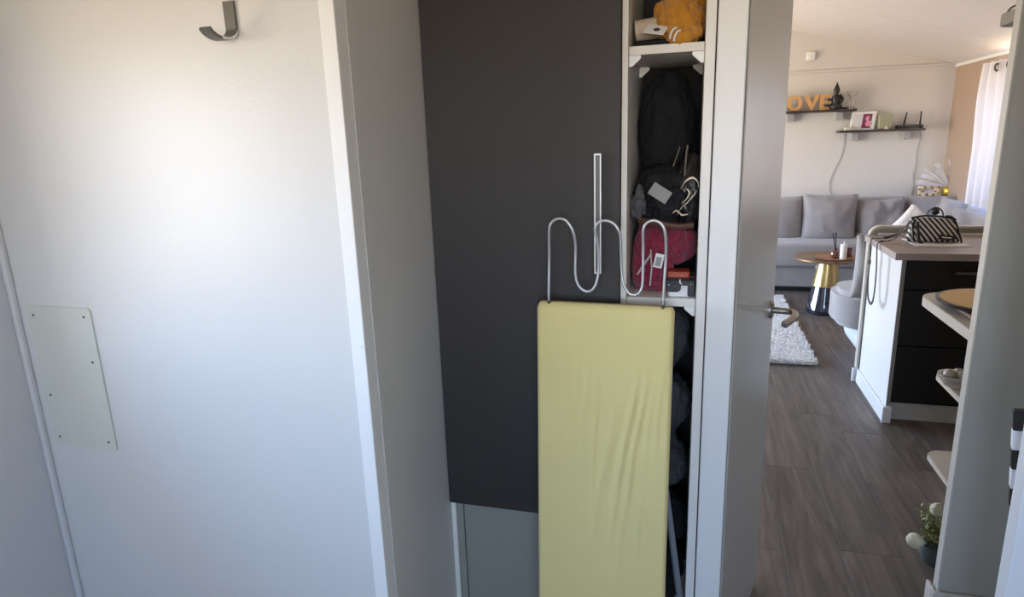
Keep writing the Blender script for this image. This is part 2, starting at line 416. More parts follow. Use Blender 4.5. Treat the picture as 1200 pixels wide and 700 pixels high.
# partition behind the wardrobe and the doorway
struct('wall_partition_left', B(((-2.92, 2.60, ZF), (.05, 2.65, 3.2))), wall_w, label='partition behind the wardrobe', cat='wall')
struct('trim_5', B(((.0495, WY-.004, ZF), (.1315, WY+.045, 2.2), .003, 1)), framew, label='bright white door post beside the wardrobe', cat='trim')
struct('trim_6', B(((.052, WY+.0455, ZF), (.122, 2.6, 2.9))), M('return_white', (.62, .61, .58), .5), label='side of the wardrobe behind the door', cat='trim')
scale_about_cam(False)
DY = 1.48                            # doorway plane
nxe = at(1180, 610, Y=DY+.045).x
struct('wall_above', B(((-.62, DY+.012, 2.0), (XR, DY+.045, 2.72))), framew, label='wall above wardrobe and doorway', cat='wall')
struct('trim_7', B(((.0955, DY-.004, 1.955), (nxe-.001, DY+.05, 1.999), .003, 1)), framew, label='white door head', cat='trim')
struct('wall_doorway_right', B(((nxe, DY, 0), (XR, DY+.045, 1.999), .003, 2)), M('near_white', (.76, .78, .81), .45, var=.01, bump=.04, bscale=150), label='bright white door jamb in the bottom right corner', cat='wall')
GY = 1.95; gx_ = (at(1147, 350, Y=GY).x+at(1102, 680, Y=GY).x)/2
struct('wall_partition_right', B(((gx_+.004, GY, 0), (XR, GY+.03, 2.75))), greyg, label='greige partition beyond the doorway', cat='wall')
struct('trim_8', B(((gx_-.003, GY-.003, 0), (gx_+.0035, GY+.033, 2.75), .002, 2)), M('jamb_edge', (.52, .50, .45), .45), label='light rounded edge strip of the greige partition', cat='trim')
zb_ = at(1105, 697, Y=GY-.02).z
bm = nb(); box(bm, (gx_-.018, GY-.018, 0), (1.3, GY-.0045, zb_), .003, 2); box(bm, (gx_-.018, GY-.004, 0), (gx_-.0065, GY+.046, zb_), .003, 2)
struct('baseboard_right', bm, M('baseboard_beige', (.55, .51, .47), .45), label='low beige baseboard around the end of the greige partition', cat='baseboard')
WY2 = GY-.02
# far wall cover strip and side strip
struct('trim_9', B(((XL, YF-.014, 2.066), (XR, YF, 2.096), .004, 1)), M('strip_far', (.62, .585, .545), .5), label='white cover strip along the far wall at eaves height', cat='trim')
struct('trim_10', B(((XR-.014, 2.1, 2.05), (XR, YF, 2.078), .004, 1)), trimw, label='white cover strip on top of the taupe wall', cat='trim')

# ------------------------------------------------------------------ door leaf
hx, hy = .103, 1.528
f_ = at(907, 350, Y=2.03); ang = math.atan2(f_.y-hy, f_.x-hx)
dr = bpy.data.objects.new('door_1', None); C.objects.link(dr); dr.location = (hx, hy, 0); dr['kind'] = 'structure'
dr['label'] = 'greige door leaf standing open into the living room'; dr['category'] = 'door'
L_ = math.hypot(f_.x-hx, f_.y-hy)
def doorobj(name, bm, mat, parent, smooth=False, label=None):
    bmesh.ops.transform(bm, matrix=Matrix.Translation((hx, hy, 0)) @ Matrix.Rotation(ang, 4, 'Z'), verts=bm.verts)
    return obj(name, bm, mat, parent, smooth, label=label)
doorobj('leaf', B(((0, 0, .012), (L_, .036, 2.01), .003, 2)), doorg, dr)
doorobj('hinge_strip', B(((-.004, .002, .03), (.004, .03, 2.0))), M('hinge_grey', (.2, .2, .18), .5), dr)
# handle on the face turned to the bedroom (local -y)
hz = at(905, 363, Y=hy+L_*math.sin(ang)*.9).z
cx = L_-.055
rz = lathe(nb(), [(0, 0), (.026, 0), (.026, .006), (.023, .009), (0, .009)], (0, 0, 0), 28)
bmesh.ops.transform(rz, matrix=Matrix.Translation((cx, 0, hz)) @ Matrix.Rotation(R(90), 4, 'X'), verts=rz.verts)
hd = bpy.data.objects.new('door_handle', None)
rose = doorobj('door_handle', rz, steel, dr, True, 'brushed metal lever handle on a round rose')
bm = nb(); path = smoothpath([(cx, -.006, hz), (cx, -.03, hz), (cx, -.052, hz), (cx-.012, -.068, hz), (cx-.04, -.073, hz-.003), (cx-.08, -.067, hz-.006), (cx-.112, -.060, hz-.008), (cx-.118, -.059, hz-.0085)], 6)
k = len(path); rad = [(.0095 if i < k*.5 else .0105)*math.sqrt(max(.04, 1-max(0, (i-(k-7))/6.2)**2)) for i in range(k)]
tube(bm, path, rad, 12); doorobj('lever', bm, steel, rose, True)
bpy.data.objects.remove(hd)

scale_about_cam(True)
# ------------------------------------------------------------------ coat hook
hk = thing('coat_hook', (-1.165, HY, 1.77), 'dark grey metal J-shaped coat hook on the white wall', 'hook')
def band(bm, path, x0, x1, th):
    """path in (y,z): flat band extruded along x with thickness"""
    P = [Vector((0, a, b_)) for a, b_ in path]; k = len(P); L1 = []; L2 = []
    for i in range(k):
        t = (P[min(i+1, k-1)]-P[max(i-1, 0)]).normalized(); nrm = Vector((0, -t.z, t.y))
        L1.append(P[i]+nrm*th/2); L2.append(P[i]-nrm*th/2)
    prism(bm, [(p.y, p.z) for p in L1]+[(p.y, p.z) for p in reversed(L2)], 'x', x0, x1, .0012)
    return bm
zt = at(268, 3, Y=HY).z; r_ = .052; zc = at(276, 40, Y=HY).z+.012
path = [(HY-.004, zt+.002), (HY-.004, zc+.03)]
for j in range(15):
    a = math.pi*j/14*.88
    path.append((HY-.004-r_+r_*math.cos(a), zc-.030*math.sin(a)))
obj('curved_band', band(nb(), path, -1.178, -1.144, .0075), M('hook_grey', (.15, .143, .128), .45, .4), hk)
pl = [(y, z) for y, z in path[1:10]]
obj('bright_edge', band(nb(), [(y-.0032*0-.0005, z+.0003) for y, z in path[3:12]], -1.1435, -1.142, .006), M('pale_edge', (.75, .74, .72), .25, .6), hk)  # paler strip along the right side of the curve

# ------------------------------------------------------------------ access panel
ap = thing('cover_plate', tuple(at(102, 527, Y=HY)), 'ivory rectangular cover plate with six screws low on the white wall', 'panel')
c1, c2, c3, c4 = at(33, 358, Y=HY), at(108, 361, Y=HY), at(137, 527, Y=HY), at(66, 521, Y=HY)
x0 = (c1.x+c4.x)/2; x1 = (c2.x+c3.x)/2; z1 = (c1.z+c2.z)/2; z0 = (c3.z+c4.z)/2
bm = prism(nb(), rpoly(x0, z0, x1, z1, .014), 'y', HY-.006, HY-.0002, .0015); obj('plate', bm, plate_m, ap, True)
for px in ((39, 369.5), (98, 372), (108.6, 425), (59.5, 463), (70.5, 511.5), (127.5, 518.5)):
    q = at(px[0], px[1], Y=HY-.006)
    s = lathe(nb(), [(0, 0), (.0042, 0), (.0042, .001), (.0028, .0024), (.0012, .0016), (0, .0012)], (0, 0, 0), 12)
    bmesh.ops.transform(s, matrix=Matrix.Translation((q.x, HY-.006, q.z)) @ Matrix.Rotation(R(90), 4, 'X'), verts=s.verts)
    obj('screw', s, screw_m, ap, True)

# ------------------------------------------------------------------ wardrobe
wr = thing('wardrobe', (-.4, 2.3, ZF), 'tall white wardrobe with one dark textured door and an open shelf section', 'wardrobe')
DB = .171
wd = obj('wardrobe_door', B(((-.8585, 2.028, DB), (-.2225, 2.046, 2.14), .0015, 1)), darkd, wr, label='dark brown textured door')
hxm, hz0, hz1 = -.288, at(703, 321, Y=2.0).z, at(703, 180, Y=2.0).z
bm = nb(); box(bm, (hxm-.0115, 1.996, hz0), (hxm+.0115, 2.0, hz1)); 
hdl = obj('door_handle', B(((hxm-.011, 1.999, hz0), (hxm-.007, 2.003, hz1)), ((hxm+.007, 1.999, hz0), (hxm+.011, 2.003, hz1)), ((hxm-.007, 1.999, hz0), (hxm+.007, 2.003, hz0+.005)), ((hxm-.007, 1.999, hz1-.005), (hxm+.007, 2.003, hz1))), rail_m, wd, label='long slim bar handle with a bright edge')
bm.free()
obj('handle_core', B(((hxm-.0068, 2.0015, hz0+.005), (hxm+.0068, 2.0165, hz1-.005)), ((hxm-.006, 2.0165, hz0+.02), (hxm+.006, 2.029, hz0+.04)), ((hxm-.006, 2.0165, hz1-.04), (hxm+.006, 2.029, hz1-.02))), steel_d, wd)
obj('divider', B(((-.2205, 2.044, ZF+.001), (-.2025, 2.595, 2.14), .001, 1)), stile_m, wr)
obj('left_side', B(((-.861, 2.05, ZF+.001), (-.843, 2.595, 2.14))), stile_m, wr)
obj('right_stile', B(((.0165, 2.040, ZF+.001), (.0455, 2.595, 2.14), .002, 1)), M('stile_bright', (.76, .74, .70), .4), wr)
obj('back_panel', B(((-.843, 2.580, ZF+.001), (.016, 2.592, 2.14))), M('back_painted_shade', (.02, .02, .018), .8), wr)  # near-black colour puts the shade of the wardrobe interior into the panel
obj('top_panel', B(((-.843, 2.05, 2.12), (.0165, 2.579, 2.14))), stile_m, wr)
obj('plinth_panel', B(((-.815, 2.066, ZF+.01), (-.2215, 2.082, .30), .001, 1)), plinth, wr, label='grey-green lower panel')
obj('plinth_stile', B(((-.8425, 2.060, ZF+.01), (-.817, 2.082, .30), .001, 1)), plinth, wr)
obj('bottom_panel', B(((-.2015, 2.058, -.30), (.0155, 2.50, -.27))), stile_m, wr)
def wshelf(zt_, zb_):
    s = obj('shelf', B(((-.2015, 2.058, zb_), (.0155, 2.50, zt_), .001, 1)), stile_m, wr)
    for x, d in ((-.2015, 1), (.0155, -1)):
        for y in (2.066, 2.44):
            bm = prism(nb(), [(x, zb_-.032), (x+d*.008, zb_-.032), (x+d*.034, zb_-.009), (x+d*.034, zb_), (x, zb_)], 'y', y, y+.03)
            obj('shelf_bracket', bm, trimw, s)
    return s
SU, SL = 1.763, .99
wshelf(1.763, 1.738); wshelf(.993, .966)

# things in the wardrobe: upper shelf
zt = SU+.001
tag(obj('storage_box', B(((-.19, 2.12, zt), (.0, 2.36, zt+.022), .003, 1)), M('box_black', (.004, .004, .005), .6, spec=.2), None), 'flat black box lying on the top wardrobe shelf', 'box')
q = lathe(nb(), [(.012, 0), (.032, 0), (.032, .11), (.012, .11)], (0, 0, 0), 24)
bmesh.ops.transform(q, matrix=Matrix.Translation((-.192, 2.17, zt+.022+.034)) @ Matrix.Rotation(R(84), 4, 'Y'), verts=q.verts)
tag(obj('paper_roll', q, tanp, None, True), 'tan roll lying on its side behind the white card', 'roll')
cd = thing('gift_card', (-.12, 2.11, zt+.03), 'square white card with a dark round dot on the black box', 'card')
mt = Matrix.Translation((-.128, 2.10, zt+.047)) @ Euler((R(34), R(12), R(-14))).to_matrix().to_4x4()
bm = B(((-.033, -.025, -.0008), (.033, .025, .0008))); bmesh.ops.transform(bm, matrix=mt, verts=bm.verts); obj('card', bm, paperw, cd)
bm = lathe(nb(), [(0, .0009), (.010, .0009), (.010, .0014), (0, .0014)], (0, 0, 0), 20); bmesh.ops.transform(bm, matrix=mt @ Matrix.Translation((.004, 0, 0)), verts=bm.verts); obj('dot', bm, greyc, cd)
ms = thing('mustard_garment', (-.04, 2.2, zt), 'crumpled mustard yellow garment on the top wardrobe shelf', 'clothing')
bm = heap(nb(), (-.055, 2.21, zt+.075), (.066, .085, .085), 3, .35, 1.7, 5, .26, .45)
heap(bm, (-.095, 2.17, zt+.085), (.036, .04, .040), 8, .4, 1.5, 5, .26, .4)
heap(bm, (-.024, 2.15, zt+.055), (.032, .045, .050), 5, .35, 1.6, 5, .26, .4)
obj('cloth', bm, mustard, ms, 'all')
obj('sleeve', tube(nb(), smoothpath([(-.088, 2.13, zt+.055), (-.075, 2.10, zt+.040), (-.066, 2.078, zt+.018), (-.045, 2.072, zt+.016), (-.02, 2.08, zt+.026), (.0, 2.09, zt+.032)], 6), [.013+.009*math.sin(i/30*3.1)+.003*math.sin(i*1.3) for i in range(31)], 14), mustard, ms, 'all')
for k_ in range(2):
    x_ = -.083+.011*k_; z_ = zt+.030-.008*k_
    obj('cuff_stripe', tube(nb(), smoothpath([(x_+.018, 2.058, z_+.012), (x_+.008, 2.052, z_+.006), (x_+.002, 2.054, z_-.006), (x_, 2.06, z_-.016)], 5), .0032, 8), whitec, ms, True, label='white cuff stripe')

# middle compartment
zl = SL+.004
kb = thing('knit_bag', (-.10, 2.2, zl), 'magenta knitted bag with tan zip band on the lower wardrobe shelf', 'bag')
bm = heap(nb(), (-.130, 2.20, zl+.105), (.063, .085, .135), 2, .18, 2.0, 5, .10); heap(bm, (-.045, 2.22, zl+.155), (.054, .085, .075), 6, .16, 2.0, 5, .08)
obj('body', bm, magenta, kb, 'all')
pa = [(-.17, 2.14, zl+.24), (-.11, 2.12, zl+.232), (-.05, 2.12, zl+.222), (.0, 2.13, zl+.225)]
obj('zip_band', tube(nb(), smoothpath(pa, 6), .011, 8), brownl, kb, True)
bm = nb(); tube(bm, [(-.172, 2.105, zl+.065), (-.15, 2.10, zl+.1), (-.128, 2.098, zl+.135)], .004, 6); tube(bm, [(-.13, 2.1, zl+.03), (-.125, 2.098, zl+.09), (-.13, 2.1, zl+.15)], .003, 6)
obj('cord', bm, M('cord_pale', (.45, .40, .38), .7), kb, True)
mt = Matrix.Translation((-.103, 2.088, zl+.115)) @ Euler((R(8), R(12), 0)).to_matrix().to_4x4()
bm = B(((-.014, -.001, -.024), (.014, .001, .024), .0004, 1)); bmesh.ops.transform(bm, matrix=mt, verts=bm.verts); tg = obj('care_tag', bm, paperw, kb)
bm = nb()
for k_ in range(6): box(bm, (-.009, -.0016, -.017+k_*.0052), (.008, -.0011, -.014+k_*.0052))
bmesh.ops.transform(bm, matrix=mt, verts=bm.verts); obj('print', bm, greyc, tg)
tag(obj('red_case', B(((-.075, 2.10, zl+.052), (-.005, 2.17, zl+.078), .006, 2)), redp, None), 'small red-brown case between the magenta bag and the black straps', 'case')
bm = nb(); box(bm, (-.07, 2.075, zl), (.010, 2.17, zl+.05), .004, 1)
tag(obj('white_box', bm, paperw, None), 'small white box on the lower wardrobe shelf behind dark hanging pieces', 'box')
bs = thing('black_strap', (-.05, 2.07, zl), 'black belt with studded ends hanging over the white box', 'belt')
bm = nb()
prism(bm, rpoly(-.078, zl+.018, -.030, zl+.055, .015, 5), 'y', 2.062, 2.072, .002); prism(bm, rpoly(-.010, zl+.004, .010, zl+.055, .006, 4), 'y', 2.062, 2.072, .002); box(bm, (-.078, 2.062, zl+.040), (.010, 2.1, zl+.060), .004, 1)
obj('strap', bm, black, bs, True)
for x, z in ((-.068, .042), (-.05, .038), (-.030, .052), (.0, .045)):
    s = bmesh.ops.create_icosphere; bm = nb(); s(bm, subdivisions=2, radius=.0028, matrix=Matrix.Translation((x, 2.0605, zl+z))); obj('stud', bm, chrome, bs, True)
bm = nb(); tube(bm, smoothpath([(-.036, 2.058, zl+.058), (-.033, 2.056, zl+.05), (-.028, 2.056, zl+.047)], 4), .0018, 6); tube(bm, [(-.034, 2.056, zl+.05), (-.034, 2.056, zl+.062)], .0018, 6); obj('buckle_pin', bm, paperw, bs, True)
zb = zl+.235
tag(obj('dark_garment', heap(nb(), (-.105, 2.22, zb+.07), (.08, .085, .085), 12, .25, 2, 5, .14), blackc, None, 'all'), 'black clothes heaped on top of the magenta bag', 'clothing')
lb = tag(obj('cloth_label', (lambda b_: (bmesh.ops.transform(b_, matrix=Matrix.Translation((-.105, 2.112, zb+.095)) @ Euler((R(-10), R(33), 0)).to_matrix().to_4x4(), verts=b_.verts), b_)[1])(B(((-.033, -.001, -.021), (.033, .001, .021), .0004, 1))), M('grey_label', (.26, .26, .25), .7), None), 'grey-white paper label tilted on the black clothes', 'label')
tag(obj('grey_scarf', heap(nb(), (-.175, 2.15, zb+.055), (.022, .02, .04), 15, .4, 2.4, 4, .25), M('scarf_grey', (.08, .08, .083), .8), None, 'all'), 'small grey crumpled scarf at the left of the black clothes', 'clothing')
lg = thing('pewter_handbag', (-.02, 2.15, zb), 'black handbag with shiny pewter trim beside the black clothes', 'bag')
bm = heap(nb(), (-.015, 2.22, zb+.08), (.045, .07, .13), 22, .15, 1.8, 5, .10); obj('body', bm, M('bag_black', (.006, .005, .005), .35, .0, spec=.6), lg, 'all')
def ribbon(bm, pts, wd_, dirv=Vector((.3, 0, 1)).normalized(), th=.0015):
    pts = smoothpath(pts, 6); A = []
    for i, p in enumerate(pts):
        d = Vector(dirv) if not callable(dirv) else dirv(i/len(pts)); ww = wd_(i/len(pts)) if callable(wd_) else wd_
        A.append([bm.verts.new(p+d*ww/2+Vector((0, -th, 0))), bm.verts.new(p-d*ww/2+Vector((0, -th, 0))), bm.verts.new(p-d*ww/2+Vector((0, th, 0))), bm.verts.new(p+d*ww/2+Vector((0, th, 0)))])
    for a, b_ in zip(A, A[1:]):
        for j in range(4): bm.faces.new((a[j], a[(j+1) % 4], b_[(j+1) % 4], b_[j]))
    bm.faces.new(A[0]); bm.faces.new(A[-1][::-1]); return bm
bm = ribbon(nb(), [at(x, y, Y=2.10) for x, y in ((798, 221), (804, 212), (812, 208.5), (818, 214), (817, 223), (811, 231), (805, 238), (799, 243), (794, 251))], lambda t: .003+.005*abs(math.sin(t*7+.6)))
ribbon(bm, [at(x, y, Y=2.102) for x, y in ((804, 221), (808, 226), (804, 234), (800, 238))], lambda t: .002+.005*math.sin(t*3.1), Vector((.8, 0, .5)))
ribbon(bm, [at(x, y, Y=2.098) for x, y in ((788, 250), (793, 247), (799, 252), (806, 251))], lambda t: .002+.004*math.sin(t*3.1), Vector((.1, 0, 1)))
obj('trim', bm, foil, lg, True)
bm = nb(); tube(bm, smoothpath([at(x, y, Y=2.14) for x, y in ((806, 170), (804, 185), (803, 197), (802, 206))], 5), .0035, 6); tube(bm, smoothpath([at(x, y, Y=2.15) for x, y in ((797, 172), (793, 184), (789, 195))], 5), .0022, 6)
obj('handle', bm, foil, lg, True)
# dark clothes that hang above
bm = heap(nb(), (-.10, 2.40, 1.52), (.09, .07, .19), 31, .15, 1.6, 5, .1)
tag(obj('hanging_coat', bm, blackc, None, 'all'), 'black coat hanging in the shadow under the top wardrobe shelf', 'clothing')
# lower compartment: grey laundry
for i, (c, r_, lab) in enumerate((((-.088, 2.24, .80), (.086, .10, .10), 'dark grey cloth, topmost of the laundry pile in the wardrobe'),
                            ((-.088, 2.24, .56), (.086, .10, .10), 'dark grey cloth, second of the laundry pile in the wardrobe'),
                            ((-.088, 2.24, .33), (.086, .10, .10), 'dark grey cloth, third of the laundry pile in the wardrobe'),
                            ((-.088, 2.24, .10), (.086, .10, .10), 'dark grey cloth, fourth of the laundry pile in the wardrobe'), ((-.088, 2.24, -.14), (.086, .10, .10), 'dark cloth at the bottom of the laundry pile in the wardrobe'))):
    tag(obj('folded_laundry', heap(nb(), c, r_, 40+i*3, .2, 1.7, 5, .13), greyc if i < 3 else blackc, None, 'all'), lab, 'clothing', 'laundry pile in the wardrobe')

# ------------------------------------------------------------------ ironing board standing upright
BY = 1.93                                     # plane of its face near the top
ib = thing('ironing_board', (-.28, 1.93, ZF), 'upright ironing board with pale green cover and wire iron rest', 'ironing board')
def by(z): return 1.84+.075*z/1.0               # leans back towards the wardrobe
tl, trr = at(630, 353, Y=by(.98)), at(791, 361, Y=by(.98))
bl, br = at(628, 699, Y=by(.0)), at(781, 699, Y=by(.0))
# cover: grid with creases, wrapping the rim
bm = nb(); nx, nz = 60, 90; zt_l, zt_r = tl.z, trr.z; zbt = ZF+.02
def outline(t):      # t 0 top..1 bottom -> left,right x
    zz = zt_l+(zbt-zt_l)*t
    l = tl.x; r = trr.x-.004*math.sin(t*3.1)
    if t > .78: k2 = (t-.78)/.22; l += .12*k2**2.2; r -= .12*k2**2.2
    rr = .012
    return l, r
def crease(u, v):
    d = 0
    def cr(u0, v0, u1, v1, wd_, a):
        nonlocal d
        t = (v-v0)/(v1-v0)
        if t < 0 or t > 1: return
        uc = u0+(u1-u0)*t+.006*math.sin(t*9); env = math.sin(math.pi*t)**.7
        d += 2.0*a*env*math.exp(-((u-uc)/wd_)**2)
    for a in ((.76, .17, .56, .75, .018, .0045), (.70, .25, .53, .62, .014, -.003), (.83, .16, .67, .66, .014, .004), (.80, .2, .62, .6, .012, -.0035), (.90, .18, .80, .5, .008, .0028), (.87, .2, .77, .45, .007, -.0022),
              (.40, .15, .33, .5, .012, .003), (.36, .15, .30, .42, .010, -.0025), (.22, .14, .26, .42, .008, .0025), (.27, .15, .31, .35, .007, -.002), (.31, .16, .32, .36, .006, .002), (.46, .2, .42, .72, .015, .0025),
              (.95, .1, .88, .5, .008, .003), (.60, .28, .40, .80, .022, .003), (.5, .25, .45, .5, .01, -.002), (.15, .2, .17, .5, .012, .002), (.72, .45, .62, .9, .02, .002), (.80, .55, .78, .8, .006, .003)): cr(*a)
    d += .0012*noise.noise(Vector((u*5, v*4, 1)))+.0006*noise.noise(Vector((u*30, v*8, 3)))
    return d
TH = .034; front = []; 
for j in range(nz+1):
    t = j/nz; l, r = outline(t); row = []
    for i in range(nx+1):
        u = i/nx; x = l+(r-l)*u; zt_ = zt_l+(zt_r-zt_l)*u; z = zt_+(zbt-zt_)*t
        # rounded rim
        du = min(u, 1-u)*(r-l); dv = min(t, 1-t)*(zt_-zbt); rim = .010
        dd = 0
        if du < rim: dd += rim-math.sqrt(max(0, rim*rim-(rim-du)**2))
        if dv < rim: dd += rim-math.sqrt(max(0, rim*rim-(rim-dv)**2))
        # rounded corners at top
        cr_ = .016
        if t*(zt_-zbt) < cr_ and du < cr_:
            sgn = 1 if u < .5 else -1
            a_, b_ = cr_-du, cr_-t*(zt_-zbt)
            h_ = math.hypot(a_, b_)
            if h_ > cr_:
                k2 = cr_/h_; x += sgn*(a_-a_*k2)*1; z -= (b_-b_*k2)
        y = by(z)-TH/2+dd-crease(u, min(1, t/.68))*(1 if du > .004 else .3)
        row.append(bm.verts.new((x, y, z)))
    front.append(row)
for j in range(nz):
    for i in range(nx): bm.faces.new((front[j][i], front[j+1][i], front[j+1][i+1], front[j][i+1]))
rim_v = front[0]+[front[j][nx] for j in range(1, nz+1)]+front[nz][nx-1::-1]+[front[j][0] for j in range(nz-1, 0, -1)]
ctr = Vector(((tl.x+trr.x)/2, 0, .5))
back = []
for v in rim_v: back.append(bm.verts.new((v.co.x, by(v.co.z)+TH/2, v.co.z)))
k = len(rim_v)
for i in range(k): bm.faces.new((rim_v[i], rim_v[(i+1) % k], back[(i+1) % k], back[i]))
bm.faces.new(back)
obj('padded_cover', bm, cover_m, ib, 'all')
# wire rest
def wy(z): return by(z)-.002
pts = [(643.5, 352), (643.5, 335), (644, 300), (645.5, 268), (649, 259), (656, 255.5), (664, 257), (670, 264), (674, 274), (675, 290), (674.5, 320), (678, 334), (686, 341), (694, 339.5), (699.5, 330), (702, 310), (701, 285), (698.5, 268), (702, 260), (711, 257.5), (720, 261), (726, 269), (728, 280), (728.5, 315), (731, 333), (738, 344), (746, 345), (752, 338), (753.5, 322), (754, 290), (754.5, 268), (759, 260), (767, 257.5), (775, 261), (780, 272), (780.5, 300), (778.5, 330), (777, 357)]
P = []
for x, y in pts:
    q = at(x, y, Y=1.91); P.append((q.x, 1.906-(.018*max(0, min(1, (q.z-1.17)/.06))), q.z))
bm = tube(nb(), smoothpath(P, 4), .0042, 10)
obj('wire_rest', bm, wire_m, ib, 'all', label='serpentine grey wire iron rest')
for x in (643.5, 777):
    q = at(x, 352 if x < 700 else 358, Y=1.91); bm = nb(); tube(bm, [(q.x, 1.908, q.z+.014), (q.x, 1.912, q.z-.02)], .006, 10); obj('rest_socket', bm, steel_d, ib, True)
a, b_ = at(783, 596, Y=1.99), at(795, 690, Y=1.97)
bm = tube(nb(), [a+(a-b_)*1.5, a, b_, b_+(b_-a)*1.5], .011, 12)
obj('folded_leg', bm, M('leg_grey', (.22, .24, .27), .4, .4), ib, True)
bm = tube(nb(), [(tl.x+.05, 1.98, ZF+.03), (tl.x+.09, 1.985, .5), (tl.x+.12, 1.99, .85)], .011, 12)
obj('folded_leg', bm, M('leg_grey'), ib, True)

scale_about_cam(False)
# ------------------------------------------------------------------ striped box bottom right
SYY = 1.575
q0, q1 = at(1188, 482, Y=SYY), at(1182, 594, Y=SYY)
st = thing('striped_cloth', (q1.x+.14, SYY+.02, q1.z), 'black and white striped cloth hanging behind the white door jamb at the right edge', 'towel')
hgt = (q0-q1).length; tilt = math.atan2(q0.x-q1.x, q0.z-q1.z)
mt = Matrix.Translation(q0) @ Matrix.Rotation(R(-14), 4, 'Z') @ Matrix.Rotation(tilt, 4, 'Y')
nst = 5
for k_ in range(nst):
    bm = nb(); box(bm, (0, 0, -hgt*(k_+1)/nst+.0003), (.28, .022, -hgt*k_/nst-.0003), .002, 1); bmesh.ops.transform(bm, matrix=mt, verts=bm.verts)
    obj('stripe', bm, black if k_ % 2 == 0 else M('stripe_white', (.78, .80, .86), .6), st)
bm = nb(); tube(bm, smoothpath([mt @ Vector((.10, .011, -.002)), mt @ Vector((.13, .008, .05)), mt @ Vector((.16, .011, -.002))], 6), .003, 6); obj('hanging_loop', bm, black, st, True)
# ------------------------------------------------------------------ shelf unit behind the right partition
su = thing('shelf_unit', (1.0, 2.35, 0), 'open cream end shelves with rounded corners behind the right door jamb', 'shelf')
def rshelf(z, ye, th, r, mat, x0=.828, name='shelf', x1=1.25):
    bm = prism(nb(), rpoly(x0, WY2+.058, x1, ye, r, 8, '3'), 'z', z-th, z, .002); return obj(name, bm, mat, su, True)
rshelf(.892, 2.70, .036, .09, beigeb, name='top_board'); rshelf(.667, 2.44, .02, .05, shelfb); rshelf(.372, 2.425, .02, .05, shelfb)
obj('side_panel', B(((1.251, WY2+.058, .0), (1.27, 2.72, .892), .001, 1)), stile_m, su)
us = thing('upper_shelf', (1.0, 2.2, 1.78), 'greige wall shelf corner at the top right edge beside the jamb', 'shelf')
q = at(1168, 30, Y=2.30)
bm = prism(nb(), rpoly(q.x, WY2+.058, 1.3, 2.32, .05, 8, '3'), 'z', q.z-.005, q.z+.028, .002); obj('board', bm, M('shelf_olive', (.20, .19, .165), .5), us, True)
bm = nb(); c = at(1191, 16, Y=2.25)
tube(bm, [c+Vector((.022*math.cos(2*math.pi*j/28), 0, .022*math.sin(2*math.pi*j/28))) for j in range(28)], .003, 8, True)
tag(obj('metal_ring', bm, steel, None, True), 'small metal ring standing on the upper shelf at the top right', 'ring')
# things on the shelf unit
tz = .8925
tag(obj('brown_board', B(((.87, 2.17, tz), (1.22, 2.44, tz+.014), .003, 1)), bookm, None), 'brown board lying under the round black tray', 'board')
ct = thing('round_tray', (1.08, 2.46, tz+.014), 'round black tray carrying a cork mat on the kitchen corner top', 'tray')
cc = (at(1091, 349, Z=.915).x+.187, 2.44, tz+.016)
obj('rim', lathe(nb(), [(0, 0), (.165, 0), (.185, .010), (.187, .018), (.182, .018), (.165, .008), (0, .008)], cc, 48), black, ct, True)
obj('cork_top', lathe(nb(), [(0, .009), (.166, .009), (.176, .019), (0, .021)], cc, 48), corkm, ct, True)
# small shell/soap dish on the second shelf
sd = thing('glass_dish', (.93, 2.32, .668), 'small clear glass ornament on the middle cream shelf', 'ornament')
q = at(1116, 440, Y=2.30)
bm = lathe(nb(), [(0, 0), (.03, 0), (.05, .03), (.052, .038), (.048, .038), (.03, .008), (0, .008)], (q.x+.01, 2.30, .668), 20); obj('bowl', bm, M('frosted_glass', (.8, .76, .7), .15, trans=.5), sd, True)
for k_, (dx, dy) in enumerate(((-.018, 0), (.012, .012), (.016, -.014))):
    bm = nb(); bmesh.ops.create_icosphere(bm, subdivisions=2, radius=.02, matrix=Matrix.Translation((q.x+.01+dx, 2.30+dy, .668+.036))); obj('pebble', bm, M('pebble', (.45, .40, .34), .3, var=.4, scale=40), sd)
q = at(1116, 529, Y=2.33); bm = nb(); tube(bm, [(q.x+.03+.028*math.cos(2*math.pi*j/28), 2.27+.028*math.sin(2*math.pi*j/28), .3755) for j in range(28)], .0035, 8, True)
tag(obj('wire_ring', bm, brownl, None, True), 'brown ring lying on the lowest visible cream shelf', 'ring')
# ball flower arrangement on the bottom shelf
pf = thing('flower_pot', (.862, 2.30, 0), 'dark pot of dry greenery with pale ball flowers beside the right jamb', 'plant')
px_, py_ = .862, 2.30
obj('pot', lathe(nb(), [(0, 0), (.035, 0), (.048, .03), (.045, .075), (.038, .08), (.036, .072), (0, .07)], (px_, py_, .0005), 24), vase_g, pf, True)
balls = [(at(1072, 634, Y=2.22), .026), (at(1099, 598, Y=2.30), .024)]
for i, (q, r) in enumerate(balls):
    bm = nb(); bmesh.ops.create_icosphere(bm, subdivisions=4, radius=r, matrix=Matrix.Translation(q))
    for v in bm.verts: v.co = q+(v.co-q)*(1+.07*noise.noise(v.co*260))
    obj('ball_flower', bm, flowerm, pf, 'all')
    obj('stem', tube(nb(), smoothpath([(px_, py_, .065), ((px_+q.x)/2, (py_+q.y)/2, max(q.z, .10)-.01), tuple(q)], 5), .0022, 6), grassg, pf, True)
random.seed(7); bm = nb()
